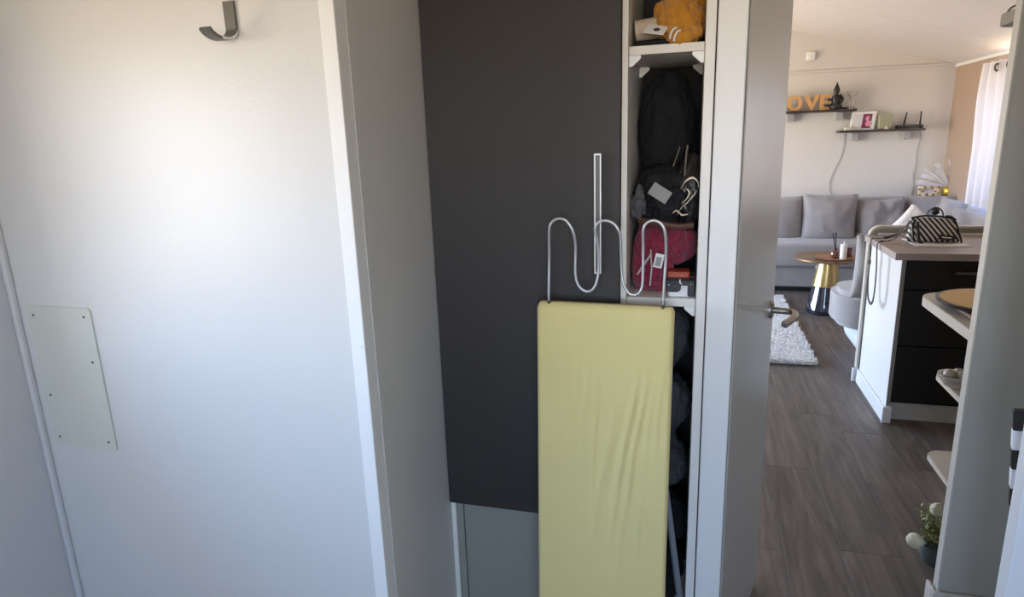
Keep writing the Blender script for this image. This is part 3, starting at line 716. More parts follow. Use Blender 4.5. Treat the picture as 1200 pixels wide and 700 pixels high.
for i in range(60):
    a = random.uniform(0, 6.28); sp_ = random.uniform(.02, .06); h0 = random.uniform(.02, .13)
    tip = Vector((px_-.01+sp_*math.cos(a), py_+sp_*math.sin(a), .08+h0)); base = Vector((px_+random.uniform(-.01, .01), py_, .068))
    mid = (tip+base)/2+Vector((0, 0, .02)); tube(bm, [base, mid, tip], .0011, 4)
    for k_ in range(5):
        t = random.uniform(.35, 1); p = base.lerp(tip, t)+Vector((random.uniform(-.01, .01),)*3); d = Vector((random.uniform(-1, 1), random.uniform(-1, 1), random.uniform(-.3, 1))).normalized()*random.uniform(.012, .024); s_ = d.orthogonal().normalized()*.0055
        v = [bm.verts.new(p), bm.verts.new(p+d*.5+s_), bm.verts.new(p+d), bm.verts.new(p+d*.5-s_)]; bm.faces.new(v)
g = obj('sprigs', bm, grassg, pf); g['kind'] = 'stuff'
bm = nb()
for i in range(7):
    a = i*.9; p = Vector((px_-.022+.018*math.cos(a), py_-.03+.012*math.sin(a), .088)); bmesh.ops.create_icosphere(bm, subdivisions=2, radius=.013, matrix=Matrix.Translation(p) @ Matrix.Diagonal((1, 1, .7, 1)))
obj('dark_foliage', bm, darkleaf, pf, 'all')

# ------------------------------------------------------------------ kitchen island
IX0, IY0, IY1, IX1 = 1.003, 3.53, 4.10, 2.05
il = thing('kitchen_island', (1.5, 3.8, 0), 'kitchen island with white end panel and black drawers', 'cabinet')
endw = M('end_panel_white', (.70, .70, .70), .4, var=.01)
obj('end_panel', B(((IX0, IY0-.006, .0), (IX0+.02, IY1, .868), .001, 1)), endw, il)
obj('panel_edge', B(((IX0+.0005, IY0-.012, .095), (IX0+.019, IY0-.006, .868))), M('edge_grey', (.25, .23, .22), .5), il)
obj('carcass', B(((IX0+.021, IY0+.02, .10), (IX1, IY1, .868))), darkk, il)
for (z0, z1) in ((.715, .862), (.42, .709), (.12, .414)):
    d = obj('drawer', B(((IX0+.023, IY0, z0), (IX0+.62, IY0+.019, z1), .002, 1)), darkk, il)
    zc = z1-.055; xc = IX0+.33
    bm = nb(); box(bm, (xc-.10, IY0-.034, zc-.006), (xc+.16, IY0-.024, zc+.006), .002, 1); box(bm, (xc-.08, IY0-.026, zc-.005), (xc-.07, IY0, zc+.005)); box(bm, (xc+.12, IY0-.026, zc-.005), (xc+.13, IY0, zc+.005))
    if z1 > .8: obj('handle', bm, steel_d, d, label='slim dark metal bar handle')
    else: bm.free()
obj('drawer', B(((IX0+.625, IY0, .12), (IX1-.005, IY0+.019, .862), .002, 1)), darkk, il)
obj('kickboard', B(((IX0+.03, IY0+.035, 0), (IX1, IY0+.05, .10), .001, 1)), M('kick_white', (.50, .50, .49), .5), il)
bm = nb(); box(bm, (IX0-.014, IY0-.02, 0), (IX0-.0005, IY1, .085), .003, 1); obj('side_baseboard', bm, endw, il)
bm = nb(); box(bm, (IX0-.018, IY0-.03, 0), (IX0+.026, IY0-.012, .088), .003, 1); obj('corner_block', bm, endw, il)
obj('rear_block', B(((IX0-.035, 4.101, 0), (IX0+.03, 4.125, .085), .003, 1)), endw, il)
wt = obj('worktop', B(((.962, 3.485, .870), (IX1, 4.10, .905), .002, 1)), counter, None); tag(wt, 'grey wood worktop of the kitchen island', 'worktop')
# raised back frame: rounded beige panel
bp_ = thing('bar_back_panel', (1.5, 4.13, 0), 'beige rounded panel standing behind the island worktop', 'panel')
poly = rpoly(.985, .086, 2.05, .957, .06, 8, '3')
bm = prism(nb(), poly, 'y', 4.128, 4.150, .002); obj('panel', bm, beigeb, bp_, True)
path = [(.985, .09), (.985, .6), (.985, .893)]+[(1.045-.06*math.cos(R(a)), .897+.06*math.sin(R(a))) for a in range(10, 91, 10)]+[(1.5, .957), (2.04, .957)]
bm = nb(); A = []
for i, (x, z) in enumerate(path):
    x_, z_ = path[max(i-1, 0)], path[min(i+1, len(path)-1)]; t = Vector((z_[0]-x_[0], 0, z_[1]-x_[1])).normalized(); n_ = Vector((t.z, 0, -t.x))
    A.append([bm.verts.new(Vector((x, y, z))+n_*o_) for y, o_ in ((4.105, 0), (4.105, .012), (4.127, .012), (4.127, 0))])
for a, b_ in zip(A, A[1:]):
    for j in range(4): bm.faces.new((a[j], a[(j+1) % 4], b_[(j+1) % 4], b_[j]))
bm.faces.new(A[0]); bm.faces.new(A[-1][::-1]); obj('edge_band', bm, M('edge_band_cream', (.60, .565, .50), .35), bp_, True)
obj('upstand', B(((1.03, 4.085, .9055), (2.04, 4.10, .918), .001, 1)), trimw, bp_)

# handbag on the island
hb = thing('handbag', (1.22, 3.86, .906), 'black and white striped handbag with black strap on the island worktop', 'handbag')
mt = Matrix.Translation((1.222, 3.84, .9095)) @ Matrix.Rotation(R(-4), 4, 'Z')
def taper(v):      # local box 0..1 -> trapezoid bag
    return v
bm = nb(); n1, n2 = 26, 14; Lx, Hz, Dy = .245, .135, .10; rings = []
import math as _m
for i in range(n1+1):
    u = i/n1; x = (u-.5)*Lx; e_ = min(1, math.sin(math.pi*min(max(u, .02), .98))**.28)
    ring = []
    for j in range(24):
        a = 2*math.pi*j/24; ca, sa = math.cos(a), math.sin(a)
        yy = abs(ca)**.7*(1 if ca > 0 else -1)*Dy/2*e_; zz = abs(sa)**.6*(1 if sa > 0 else -1)
        t = (zz+1)/2; yy *= (1-.55*t**1.3)
        hh = Hz*(1-.12*u)*(.80+.20*e_)
        ring.append(bm.verts.new(mt @ Vector((x*(1-.14*t)+.004*noise.noise(Vector((u*4, t*3, 0))), yy+.006*noise.noise(Vector((u*5, t*4, 2))), t*hh))))
    rings.append(ring)
for A_, B_ in zip(rings, rings[1:]):
    for j in range(24): bm.faces.new((A_[j], A_[(j+1) % 24], B_[(j+1) % 24], B_[j]))
bm.faces.new(rings[0][::-1]); bm.faces.new(rings[-1])
sm = bpy.data.materials.new('diagonal_stripes'); sm.use_nodes = True; N = sm.node_tree.nodes; L = sm.node_tree.links
tcn = N.new('ShaderNodeTexCoord'); mpn = N.new('ShaderNodeMapping'); mpn.inputs['Rotation'].default_value = (0, R(-52), 0)
wv = N.new('ShaderNodeTexWave'); wv.bands_direction = 'Z'; wv.inputs['Scale'].default_value = 16; wv.inputs['Distortion'].default_value = .5; wv.inputs['Detail'].default_value = 0
cr = N.new('ShaderNodeValToRGB'); cr.color_ramp.interpolation = 'CONSTANT'; cr.color_ramp.elements[0].color = (.012, .012, .015, 1); cr.color_ramp.elements[1].position = .55; cr.color_ramp.elements[1].color = (.74, .71, .68, 1)
L.new(tcn.outputs['Object'], mpn.inputs[0]); L.new(mpn.outputs[0], wv.inputs[0]); L.new(wv.outputs['Fac'], cr.inputs[0]); L.new(cr.outputs[0], N['Principled BSDF'].inputs['Base Color']); N['Principled BSDF'].inputs['Roughness'].default_value = .6
obj('body', bm, sm, hb, 'all')
def hp(x, y, z): return mt @ Vector((x, y, z))
obj('zip', tube(nb(), smoothpath([hp(-.108, -.010, .125), hp(-.05, -.012, .138), hp(.03, -.012, .133), hp(.095, -.01, .118)], 5), .005, 8), blackc, hb, True)
pb = B(((-.038, -.003, -.013), (.038, .003, .013), .002, 1)); bmesh.ops.transform(pb, matrix=mt @ Matrix.Translation((.052, -.0535, .030)) @ Euler((R(-10), R(6), 0)).to_matrix().to_4x4(), verts=pb.verts); pt = obj('name_patch', pb, black, hb)
pb = B(((-.022, -.004, -.003), (.022, -.003, .003))); bmesh.ops.transform(pb, matrix=mt @ Matrix.Translation((.052, -.0535, .030)) @ Euler((R(-10), R(6), 0)).to_matrix().to_4x4(), verts=pb.verts); obj('lettering', pb, paperw, pt)
bm = nb(); tube(bm, smoothpath([hp(-.085, -.045, .11), hp(-.082, -.06, .06), hp(-.072, -.062, .01), hp(-.055, -.065, -.0)], 5), .008, 8); tube(bm, smoothpath([hp(-.095, -.03, .12), hp(-.105, -.045, .08), hp(-.10, -.055, .03)], 5), .006, 8)
obj('tassel', bm, black, hb, True)
bm = nb(); bmesh.ops.create_icosphere(bm, subdivisions=3, radius=.019, matrix=Matrix.Translation(hp(.005, .02, .157))); tube(bm, smoothpath([hp(-.03, .02, .13), hp(-.025, .02, .16), hp(.005, .02, .178), hp(.035, .02, .16), hp(.045, .02, .12)], 5), .0035, 8)
obj('top_knot', bm, black, hb, 'all')
bm = nb(); tube(bm, smoothpath([hp(.05, .01, .135), hp(.085, .0, .125), hp(.105, -.02, .07), hp(.12, -.04, .02), hp(.122, -.05, .006)], 6), .0055, 8); obj('side_strap', bm, black, hb, True)
# long hanging strap
sx0 = .950
S = [hp(-.10, -.02, .12), (1.07, 3.80, .985), (1.035, 3.79, .935), (1.005, 3.785, .920), (.972, 3.78, .918), (sx0, 3.775, .905), (sx0-.002, 3.765, .86), (sx0, 3.75, .78), (sx0, 3.74, .68), (sx0, 3.75, .605), (sx0, 3.78, .575), (sx0, 3.83, .578), (sx0, 3.87, .62), (sx0, 3.89, .70), (sx0, 3.90, .79), (sx0, 3.91, .87), (sx0+.005, 3.915, .912), (.99, 3.91, .915), (1.04, 3.90, .925), (1.09, 3.87, .96), hp(-.112, .0, .11)]
pts_ = smoothpath(S, 6); bm = nb(); A = []
for i, p in enumerate(pts_):
    t = (pts_[min(i+1, len(pts_)-1)]-pts_[max(i-1, 0)]).normalized()
    n_ = Vector((1, 0, .0)); n_ = (n_-t*n_.dot(t)); n_ = n_.normalized() if n_.length > .2 else Vector((0, 0, 1)); s_ = t.cross(n_).normalized()*.008
    n_ = n_*.0016
    A.append([bm.verts.new(p+s_+n_), bm.verts.new(p-s_+n_), bm.verts.new(p-s_-n_), bm.verts.new(p+s_-n_)])
for a, b_ in zip(A, A[1:]):
    for j in range(4): bm.faces.new((a[j], a[(j+1) % 4], b_[(j+1) % 4], b_[j]))
bm.faces.new(A[0]); bm.faces.new(A[-1][::-1]); obj('long_strap', bm, black, hb)
bm = B(((sx0-.006, 3.9-.012, .77), (sx0+.006, 3.9+.012, .795), .002, 1)); obj('strap_buckle', bm, steel_d, hb)
tag(obj('paper_sheet', B(((1.11, 3.70, .9058), (1.36, 3.95, .9085))), paperw, None), 'white paper sheet under the striped handbag', 'paper')

# ------------------------------------------------------------------ sofa
so = thing('corner_sofa', (1.2, 6.6, 0), 'large grey fabric corner sofa along the far wall', 'sofa')
def soft(name, a, b_, r, mat, parent, lab=None, seed=0):
    bm = nb(); box(bm, a, b_, r, 4)
    return obj(name, bm, mat, parent, 'all', label=lab)
obj('base', B(((-1.6, 6.50, .05), (2.3, 7.36, .25), .015, 2), ((1.75, 5.2, .05), (2.3, 6.5, .25), .015, 2)), sofa_m, so)
obj('plinth', B(((-1.55, 6.56, 0), (2.28, 7.3, .05)), ((1.8, 5.2, .0), (2.28, 6.56, .05))), black, so)
xs = [-1.6, -.55, .5, 1.75]
for a, b_ in zip(xs, xs[1:]): soft('seat', (a+.003, 6.455, .25), (b_-.003, 7.15, .475), .035, sofa_m, so)
soft('seat', (1.753, 5.2, .25), (2.30, 7.15, .475), .035, sofa_s, so)
soft('backrest', (-1.6, 7.15, .25), (2.3, 7.37, .83), .04, sofa_m, so)
soft('side_backrest', (2.19, 5.2, .475), (2.36, 7.15, .80), .03, sofa_m, so)
# near wing with rounded corner
wg = thing('sofa_wing', (1.5, 4.7, 0), 'rounded light grey sofa end seat behind the island', 'sofa')
bm = prism(nb(), rpoly(.915, 4.34, 2.18, 4.86, .22, 10, '03'), 'z', .245, .485)
es = [e_ for e_ in bm.edges if abs(e_.verts[0].co.z-e_.verts[1].co.z) < 1e-4]
bmesh.ops.bevel(bm, geom=es, offset=.035, segments=4, affect='EDGES'); obj('seat', bm, sofa_s, wg, True)
bm = prism(nb(), rpoly(1.045, .03, 2.15, .2445, .14, 10, '0'), 'y', 4.37, 4.8, .01); obj('base', bm, M('pale_base', (.58, .60, .66), .6), wg, True)
def cushion(lab, c, w_, h_, t_, mat, rot=(0, 0, 0), seed=0, pin=.08, cr_=.012, name='cushion', grp='sofa cushions', exp=.45):
    mt = Matrix.Translation(c) @ Euler([R(a) for a in rot]).to_matrix().to_4x4()
    o = obj(name, pillow(nb(), w_, h_, t_, mt, seed, cr_, pin, 20, exp), mat, None, 'all', origin=c); return tag(o, lab, 'cushion', grp)
def pc(x0, y0, x1, y1, Y):      # centre, width, height of a cushion seen in a pixel box at depth Y
    a = at(x0, (y0+y1)/2, Y=Y); b_ = at(x1, (y0+y1)/2, Y=Y); t_ = at((x0+x1)/2, y0, Y=Y); d_ = at((x0+x1)/2, y1, Y=Y)
    return Vector(((a.x+b_.x)/2, Y, (t_.z+d_.z)/2)), b_.x-a.x, t_.z-d_.z
c, w_, h_ = pc(884, 230, 941, 285, 6.93); cushion('grey square sofa cushion half hidden by the door edge', c, w_, h_, .22, sofa_m, (-8, 0, 0), 1)
c, w_, h_ = pc(939, 227, 1004, 285, 6.90); cushion('grey square sofa cushion, largest, behind the round table', c, w_, h_, .24, sofa_m, (-8, 1, 0), 2, .07, .02)
c, w_, h_ = pc(1003, 232, 1060, 288, 6.93); cushion('slumped grey sofa cushion with crumpled top, right of the largest cushion', c, w_, h_, .22, sofa_m, (-10, -2, 0), 3, .10, .05)
c, w_, h_ = pc(1060, 228, 1130, 285, 6.97); cushion('wide grey back cushion behind the white fur cushion', c, w_, h_, .20, sofa_m, (-8, 0, 0), 4, .10, .015)
c, w_, h_ = pc(1097, 233, 1140, 275, 6.55); cushion('light grey cushion leaning in the sofa corner', c, w_, h_, .20, cush_l, (-12, 8, -25), 5, .12, .02)
c, w_, h_ = pc(1126, 241, 1172, 282, 6.25); cushion('light grey cushion nearest the curtain', c, w_, h_, .20, cush_l, (-14, 12, -30), 6, .12, .02)
c, w_, h_ = pc(1050, 241, 1092, 280, 6.1); c.z = at(1072, 268, Y=6.1).z; cushion('white fur cushion standing on one corner', c, .31, .31, .14, fur, (-10, 42, 0), 7, .10, .02)
soft_c = at(1012, 316, Y=4.32); cushion('light grey cushion leaning upright at the back of the island', Vector((1.18, 4.27, .69)), .46, .42, .14, sofa_s, (6, 0, 0), 8, .06, .015)

# ------------------------------------------------------------------ side table
tbl = at(965, 366, Z=0); tx, ty = tbl.x, tbl.y
tb = thing('side_table', (tx, ty, 0), 'round bronze side table on a brass and dark glass hourglass base', 'table')
obj('glass_base', lathe(nb(), [(0, 0), (.135, 0), (.145, .02), (.143, .04), (.122, .12), (.100, .232), (0, .232)], (tx, ty, 0), 40), bglass, tb, True)
obj('brass_cone', lathe(nb(), [(0, .233), (.105, .233), (.108, .236), (.086, .36), (.075, .425), (0, .425)], (tx, ty, 0), 40), brass, tb, True)
obj('neck', lathe(nb(), [(0, .4255), (.045, .4255), (.05, .46), (0, .46)], (tx, ty, 0), 32), bronze, tb, True)
obj('table_top', lathe(nb(), [(0, .461), (.255, .461), (.268, .468), (.268, .478), (.262, .478), (.25, .472), (0, .472)], (tx, ty, 0), 56), bronze, tb, True)
tz = .4725
ty_ = thing('round_tray', (tx+.03, ty, tz), 'small copper round tray on the side table', 'tray')
obj('dish', lathe(nb(), [(0, 0), (.13, 0), (.14, .008), (.137, .010), (.128, .003), (0, .003)], (tx+.03, ty-.03, tz), 40), M('copper', (.58, .36, .24), .3, .8), ty_, True)
tzz = tz+.0035
rd = thing('reed_diffuser', (tx+.045, ty, tzz), 'dark amber diffuser bottle with black reeds on the side table', 'diffuser')
bx, byy = tx+.048, ty-.02
obj('bottle', lathe(nb(), [(0, 0), (.036, 0), (.040, .006), (.040, .045), (.030, .058), (.013, .064), (.013, .078), (0, .078)], (bx, byy, tzz), 24), amber, rd, True)
for d in ((-.030, .01, .15), (-.012, -.012, .16), (-.004, .014, .155)):
    obj('reed', tube(nb(), [(bx, byy, tzz+.05), (bx+d[0], byy+d[1], tzz+.05+d[2])], .0035, 6), black, rd)
cn = thing('candle', (tx+.13, ty-.05, tzz), 'white pillar candle on the side table', 'candle')
cx_, cy_ = at(988, 300, Y=ty-.06).x, ty-.06
obj('wax', lathe(nb(), [(0, 0), (.026, 0), (.026, .115), (.022, .12), (0, .117)], (cx_, cy_, tzz), 24), wax, cn, True); obj('wick', tube(nb(), [(cx_, cy_, tzz+.116), (cx_+.001, cy_, tzz+.148)], [.006, .002], 6), wax, cn)
tag(obj('amber_jar', lathe(nb(), [(0, 0), (.032, 0), (.032, .07), (.028, .07), (.026, .005), (0, .005)], (cx_+.055, ty+.03, tzz), 24), amber, None, True), 'dark amber jar beside the white candle', 'jar')
bm = prism(nb(), [(tx-.09, .44), (tx-.115, .40), (tx-.10, .395), (tx-.08, .435)], 'y', ty-.10, ty-.098); obj('tag', bm, paperw, tb)

# ------------------------------------------------------------------ rug
ru = thing('shag_rug', (-.4, 5.3, 0), 'white shaggy rug on the living room floor', 'rug')
obj('backing', B(((-1.6, 4.36, .0005), (.80, 6.2, .012), .004, 1)), rug_m, ru)
random.seed(3); verts = []; faces = []
def tuft(x, y, s):
    b0 = len(verts); lx, ly = random.uniform(-.022, .022), random.uniform(-.022, .022); h = random.uniform(.018, .036); a0 = random.uniform(0, 6)
    for j in range(3): verts.append((x+s*math.cos(a0+j*2.09), y+s*math.sin(a0+j*2.09), .010))
    for j in range(3): verts.append((x+lx*.5+s*.75*math.cos(a0+j*2.09), y+ly*.5+s*.75*math.sin(a0+j*2.09), .010+h*.7))
    verts.append((x+lx, y+ly, .010+h))
    for j in range(3):
        k2 = (j+1) % 3; faces.append((b0+j, b0+k2, b0+3+k2, b0+3+j)); faces.append((b0+3+j, b0+3+k2, b0+6))
for i in range(22000): tuft(random.uniform(.2, .812), random.uniform(4.345, 6.2), .0065)
for i in range(9000): tuft(random.uniform(-1.6, .2), random.uniform(4.345, 6.2), .011)
me = bpy.data.meshes.new('pile'); me.from_pydata(verts, [], faces); me.materials.append(rug_m); me.transform(Matrix.Translation((.4, -5.3, 0)))
pl_ = bpy.data.objects.new('pile', me); C.objects.link(pl_); pl_.parent = ru; pl_['kind'] = 'stuff'

# ------------------------------------------------------------------ wall shelves on the far wall
SD = .16; SY = YF-.001
def wallshelf(x0p, x1p, lab, brk, nm='wall_shelf', ext=0):
    a = at(*x0p, Y=YF-SD); b_ = at(*x1p, Y=YF-SD); z = (a.z+b_.z)/2
    t = thing(nm, ((a.x+b_.x)/2, YF, z), lab, 'shelf', None)
    obj('board', B(((a.x-ext, YF-SD, z-.022), (b_.x, SY, z), .002, 1)), wengem, t)
    for p in brk:
        c = at(p, x0p[1]+9, Y=YF-.05).x
        obj('bracket', B(((c-.035, YF-.07, z-.105), (c+.035, SY, z-.0225), .004, 1)), M('bracket_grey', (.38, .37, .37), .5), t)
    return z, a.x, b_.x
z1_, xa, xb = wallshelf((905, 131.3), (1004.5, 127.2), 'upper dark floating shelf carrying the wooden letters', (926, 983), ext=.15)
z2_, xc, xd = wallshelf((983.5, 153.6), (1085, 149.6), 'lower dark floating shelf carrying the router', (1001, 1062))
# letters
def letter(ch, x0, x1, h, lab):
    cu = bpy.data.curves.new('txt', 'FONT'); cu.body = ch; cu.size = 1; cu.extrude = .18; cu.offset = .035; cu.resolution_u = 6
    to = bpy.data.objects.new('txt', cu); C.objects.link(to); bpy.context.view_layer.update()
    me = bpy.data.meshes.new_from_object(to.evaluated_get(bpy.context.evaluated_depsgraph_get())); bpy.data.objects.remove(to)
    xs_ = [v.co.x for v in me.vertices]; ys_ = [v.co.y for v in me.vertices]; mnx, mxx, mny, mxy = min(xs_), max(xs_), min(ys_), max(ys_)
    for v in me.vertices:
        x, y, z = v.co; v.co = ((x-mnx)/(mxx-mnx)*(x1-x0)-(x1-x0)/2, -z/.18*.022, (y-mny)/(mxy-mny)*h)
    me.materials.append(orangew); me.flip_normals()
    o = bpy.data.objects.new('wooden_letter', me); C.objects.link(o); o.location = ((x0+x1)/2, YF-.10, z1_+.0005)
    tag(o, lab, 'letter', 'wooden letters on the upper shelf'); return o
LY = YF-.10
lx = [at(p, 125, Y=LY).x for p in (904, 919, 922.5, 939.5, 942, 959.5, 960, 973)]
hh = at(930, 112.5, Y=LY).z-at(930, 130.3, Y=LY).z
letter('L', lx[0], lx[1], hh, 'wooden letter L, hidden by the door edge'); letter('O', lx[2], lx[3], hh, 'wooden letter O beside the door edge'); letter('V', lx[4], lx[5], hh, 'wooden letter V between O and E'); letter('E', lx[6], lx[7], hh, 'wooden letter E beside the black figurine')
# black figurine
fx = at(978, 128, Y=LY).x; fg = thing('figurine', (fx, LY-.02, z1_), 'black seated figurine with flame-shaped top on the upper shelf', 'figurine')
fy = LY-.035
obj('body', lathe(nb(), [(0, 0), (.045, 0), (.06, .02), (.05, .04), (.034, .07), (.045, .10), (.036, .13), (.016, .145), (.028, .165), (.030, .185), (.020, .215), (.010, .235), (0, .265)], (fx, fy, z1_+.0005), 20), black, fg, 'all')
bm = nb(); box(bm, (fx-.10, fy-.03, z1_+.03), (fx-.03, fy+.01, z1_+.05), .004, 1); box(bm, (fx-.08, fy-.03, z1_+.085), (fx-.03, fy, z1_+.105), .004, 1); obj('ledge', bm, black, fg)
bm = nb(); box(bm, (fx+.0, fy-.05, z1_+.02), (fx+.055, fy+.01, z1_+.045), .01, 2); tube(bm, smoothpath([(fx+.03, fy, z1_+.14), (fx+.055, fy-.02, z1_+.10), (fx+.035, fy-.045, z1_+.06)], 5), .012, 8); obj('arm', bm, black, fg, 'all')
tag(obj('tealight_dish', lathe(nb(), [(0, 0), (.03, 0), (.038, .015), (.034, .015), (.027, .004), (0, .004)], (fx+.085, LY-.02, z1_+.0005), 20), black, None, True), 'small black dish between figurine and glass candle holder', 'dish')
gx = at(998, 120, Y=LY).x
gh = thing('glass_holder', (gx, LY, z1_), 'clear glass hourglass candle holder on the upper shelf', 'candle holder')
obj('glass', lathe(nb(), [(0, 0), (.045, 0), (.045, .008), (.02, .03), (.032, .065), (.030, .09), (.018, .11), (.04, .135), (.048, .17), (.046, .17), (.036, .137), (.012, .115), (.012, .02), (0, .012)], (gx, LY, z1_+.0005), 28), glassc, gh, True)
tag(obj('book', B(((gx-.06, LY-.03, z1_+.0005), (gx+.09, LY+.05, z1_+.0005)), ), black, None), '', 'x') if False else None
# picture frame on lower shelf
FY = YF-.09
fr = thing('picture_frame', (at(1012, 150, Y=FY).x, FY, z2_), 'open white double picture frame with a dark portrait photo', 'picture frame')
A_, B_, Ct, D_ = at(995.5, 148.5, Y=FY), at(1026, 150, Y=FY), at(999, 132, Y=FY), at(1025, 130.5, Y=FY)
x0, x1, xm = at(996, 140, Y=FY).x, at(1024.5, 140, Y=FY).x, at(1009, 140, Y=FY).x; ft = at(1012, 131, Y=FY).z-z2_
def fpart(name, bx_, mat, par, sk=0):
    bm = nb(); box(bm, *bx_)
    for v in bm.verts: v.co.x += (v.co.z-z2_)*.14; v.co.y += (v.co.z-z2_)*.18
    return obj(name, bm, mat, par)
a = fpart('frame', ((x0, FY-.01, z2_+.001), (x1, FY+.008, z2_+ft), .002, 1), trimw, fr)
fpart('mat_board', ((x0+.015, FY-.0125, z2_+.02), (xm-.006, FY-.0105, z2_+ft-.02)), M('pale_print', (.62, .62, .60), .5, var=.1, scale=60), fr)
ph = fpart('photo', ((xm+.002, FY-.0125, z2_+.016), (x1-.035, FY-.0105, z2_+ft-.022)), photo_d, fr, 0)
bm = nb(); xm2 = xm+.045
bmesh.ops.create_uvsphere(bm, u_segments=16, v_segments=10, radius=1, matrix=Matrix.Translation((xm2, FY-.0125, z2_+ft*.62)) @ Matrix.Diagonal((.018, .0012, .024, 1)))
bmesh.ops.create_uvsphere(bm, u_segments=16, v_segments=10, radius=1, matrix=Matrix.Translation((xm2+.018, FY-.0125, z2_+ft*.34)) @ Matrix.Diagonal((.030, .0012, .028, 1)))
for v in bm.verts: v.co.x += (v.co.z-z2_)*.14; v.co.y += (v.co.z-z2_)*.18
obj('portrait', bm, photo_s, ph, 'all')
tag(obj('flat_box', B(((x0-.05, FY-.06, z2_+.0005), (x0-.008, FY-.02, z2_+.03), .002, 1)), plate_m, None), 'tiny pale box at the left end of the lower shelf', 'box')
# green glass jar
jx0, jx1 = at(1029, 142, Y=FY).x, at(1045, 142, Y=FY).x; jh = at(1037, 133.5, Y=FY).z-z2_
jc = ((jx0+jx1)/2, FY, z2_)
jr = thing('glass_lantern', jc, 'square green-tinted glass lantern on the lower shelf', 'lantern')
bm = nb(); box(bm, (jx0, FY-.045, z2_+.001), (jx1, FY+.045, z2_+jh), .012, 3); obj('glass_body', bm, M('lantern_glass', (.60, .60, .42), .1, trans=.6), jr, True)
obj('base', lathe(nb(), [(0, 0), (.03, 0), (.018, .015), (.01, .03), (0, .03)], (jc[0], FY-.065, z2_+.0005), 20), chrome, jr, True)
# router
r0, r1 = at(1050, 150, Y=FY).x, at(1080, 150, Y=FY).x
rt = thing('wifi_router', ((r0+r1)/2, FY, z2_), 'flat black router with two upright antennas on the lower shelf', 'router')
obj('body', B(((r0, FY-.055, z2_+.006), (r1, FY+.045, z2_+.034), .008, 2)), black, rt, True)
for (xa_, ya_), (xb_, yb_) in (((1059, 147), (1063, 131.5)), ((1080, 147), (1080, 130))):
    p0, p1 = at(xa_, ya_, Y=FY+.03), at(xb_, yb_, Y=FY+.03); p0.x = min(p0.x, r1-.01); obj('antenna', tube(nb(), [p0, p0.lerp(p1, .1), p1], [.006, .009, .006], 8), black, rt, True)
for k_, dx in enumerate((.03, -.03)):
    obj('foot', B((((r0 if dx > 0 else r1-.02), FY-.04, z2_+.0004), ((r0+.02 if dx > 0 else r1), FY+.03, z2_+.006))), black, rt)
# cables
def cable(px_pts, lab):
    P_ = [at(x, y, Y=YF-.006) for x, y in px_pts]
    tag(obj('cable', tube(nb(), smoothpath(P_, 6), .0024, 6), cable_m, None, True), lab, 'cable', 'thin cables on the far wall')
cable(((990, 156), (989, 170), (985, 185), (979, 197), (974, 208), (972, 218), (975, 228)), 'thin grey cable hanging from the left end of the lower shelf')
cable(((1079, 153), (1078, 165), (1074, 180), (1074, 193), (1070, 204), (1071, 215), (1068, 228)), 'thin grey cable hanging below the router')
# detector box
q = at(950, 66, Y=YF-.01); dt = thing('wall_detector', (q.x, YF, q.z-.04), 'small white square detector high on the far wall', 'detector')
obj('housing', B(((q.x-.04, YF-.035, q.z-.042), (q.x+.04, YF-.0005, q.z+.042), .006, 2)), trimw, dt, True); obj('lens', lathe(nb(), [(0, 0), (.01, 0), (0, .004)], (q.x, YF-.036, q.z), 12), cable_m, dt)
# things standing on the sofa back
BY_ = 7.27; bz = .8305
of = thing('ornate_frame', (at(1087, 225, Y=BY_).x, BY_, bz), 'cream and gold mosaic photo frame on the sofa back', 'picture frame')
x0, x1 = at(1076, 225, Y=BY_).x, at(1100, 225, Y=BY_).x; ft = at(1088, 217.5, Y=BY_).z
bm = nb(); 
obj('backing', B(((x0+.02, BY_, bz+.001), (x1-.02, BY_+.015, ft-.012))), paperw, of)
random.seed(9); k_ = 0
nX = 9; nZ = 5
for i in range(nX):
    for j in range(nZ):
        if 1 < i < nX-2 and 0 < j < nZ-1: continue
        x = x0+(x1-x0)*(i+.5)/nX; z = bz+.012+(ft-bz-.02)*(j+.5)/nZ; s_ = random.uniform(.013, .017)
        bm = nb(); box(bm, (x-s_, BY_-.018-random.uniform(0, .008), z-s_*.9), (x+s_, BY_, z+s_*.9), .004, 1); obj('mosaic_stone', bm, goldf if (i+j) % 3 else M('stone_dark', (.30, .17, .08), .4), of)
vg = thing('gold_vase', (at(1113, 224, Y=BY_).x, BY_, bz), 'squat gold vase with white tulle fan on the sofa back', 'vase')
vx = at(1113, 224, Y=BY_).x; vt = at(1113, 218, Y=BY_).z-bz
obj('vessel', lathe(nb(), [(0, 0), (.05, 0), (.068, .03), (.068, vt*.7), (.045, vt), (.035, vt), (.05, vt*.6), (0, .02)], (vx, BY_, bz+.0005), 28), goldv, vg, 'all')
tag(obj('dark_cup', lathe(nb(), [(0, 0), (.03, 0), (.034, .09), (.03, .09), (.026, .006), (0, .006)], (vx+.115, BY_, bz+.0005), 20), brownl, None, True), 'dark brown cup right of the gold vase', 'cup')
tm = M('tulle', (.80, .78, .80), .9, alpha=.6, var=.02)
bm = nb(); random.seed(12)
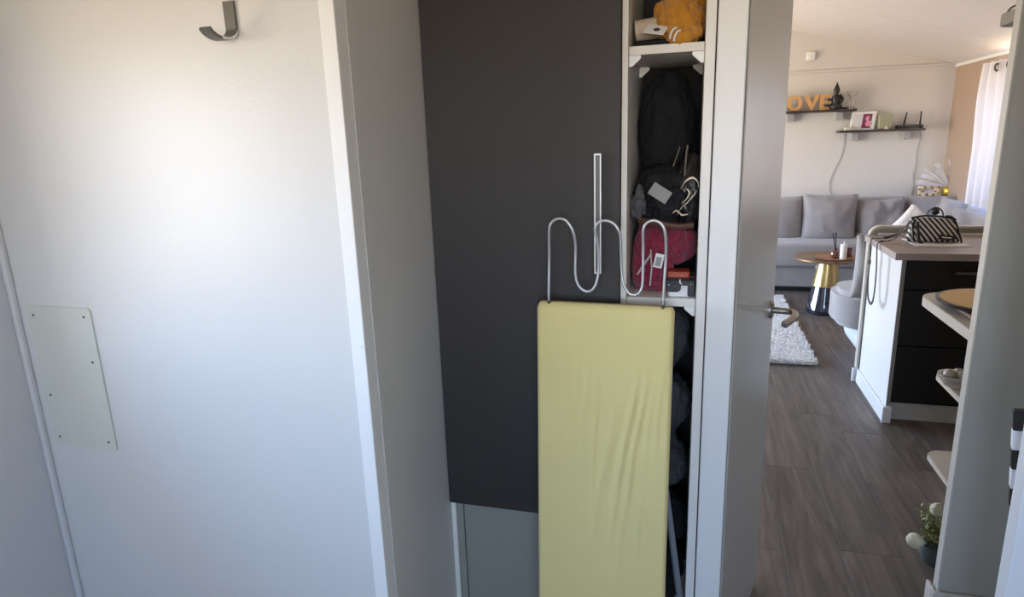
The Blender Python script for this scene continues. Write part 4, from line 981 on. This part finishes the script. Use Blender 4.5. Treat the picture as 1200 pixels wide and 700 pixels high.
for i in range(18):
    a = R(-76+152*i/17+random.uniform(-6, 6)); ln = random.uniform(.20, .34)*(1+.15*abs(math.sin(a))); wdt = random.uniform(.012, .030); dy = random.uniform(-.05, .04)
    rows = []
    for k_ in range(7):
        t = k_/6; d = Vector((math.sin(a)*ln*t, dy*t-.02, math.cos(a)*ln*t*(1-.25*t*abs(math.sin(a)))*.85)); s_ = Vector((math.cos(a), .3*math.sin(i), -math.sin(a)))*wdt*(.15+t*.95)
        base = Vector((vx, BY_-.0, bz+vt*.9)); rows.append((bm.verts.new(base+d-s_), bm.verts.new(base+d+Vector((0, -.012*math.sin(t*9+i), 0))), bm.verts.new(base+d+s_)))
    for r1_, r2_ in zip(rows, rows[1:]):
        bm.faces.new((r1_[0], r1_[1], r2_[1], r2_[0])); bm.faces.new((r1_[1], r1_[2], r2_[2], r2_[1]))
tf = obj('tulle_fan', bm, tm, vg, 'all'); tf['kind'] = 'stuff'

# ------------------------------------------------------------------ curtain
cu_ = thing('curtain', (2.28, 6.0, .86), 'white sheer curtain with metal eyelets on the taupe wall', 'curtain')
CX = 2.27; y_a = 6.42; y_b = 4.75; ztop = at(1165, 73, X=CX).z
cm = M('sheer_white', (.66, .64, .68), .8, var=.03); N = cm.node_tree.nodes; L = cm.node_tree.links
tr_ = N.new('ShaderNodeBsdfTranslucent'); tr_.inputs[0].default_value = (.88, .88, .92, 1); tp = N.new('ShaderNodeBsdfTransparent'); mxs = N.new('ShaderNodeMixShader'); mx2 = N.new('ShaderNodeMixShader')
mxs.inputs[0].default_value = .035; mx2.inputs[0].default_value = .0
L.new(N['Principled BSDF'].outputs[0], mxs.inputs[1]); L.new(tr_.outputs[0], mxs.inputs[2]); L.new(mxs.outputs[0], mx2.inputs[1]); L.new(tp.outputs[0], mx2.inputs[2]); L.new(mx2.outputs[0], N['Material Output'].inputs[0])
bm = nb(); ny, nz = 220, 40; G = []
for j in range(nz+1):
    t = j/nz; row = []
    for i in range(ny+1):
        s = i/ny; wob = .04*math.sin(t*5)*math.exp(-s*6)
        y = y_a+(y_b-y_a)*s+wob+.10*math.sin(t*math.pi)*math.exp(-s*5)*0
        x = CX+(.045+.014*t)*math.sin(s*2*math.pi*11+.6*math.sin(t*3+s*9))+.006*math.sin(s*70+t*7)
        row.append(bm.verts.new((x, y, ztop-(ztop-.86)*t)))
    G.append(row)
for j in range(nz):
    for i in range(ny): bm.faces.new((G[j][i], G[j][i+1], G[j+1][i+1], G[j+1][i]))
obj('fabric', bm, cm, cu_, 'all')
obj('rod', tube(nb(), [(CX, 6.38, ztop-.05), (CX, 4.6, ztop-.05)], .010, 12), steel_d, cu_, True)
ex = CX-.062; ys0 = at(1168, 81, X=ex).y; dys = ys0-at(1182.5, 78, X=ex).y
for k_ in range(7):
    y = ys0-dys*k_
    if y < y_b+.03: break
    bm = nb(); tube(bm, [(ex+.020*math.cos(2*math.pi*j/20), y+.020*math.cos(2*math.pi*j/20), ztop-.055+.026*math.sin(2*math.pi*j/20)) for j in range(20)], .007, 6, True); obj('eyelet', bm, steel_d, cu_, True)
for y in (6.30, 4.62): obj('rod_bracket', B(((CX+.01, y-.008, ztop-.06), (XR-.0005, y+.008, ztop-.04))), steel_d, cu_)
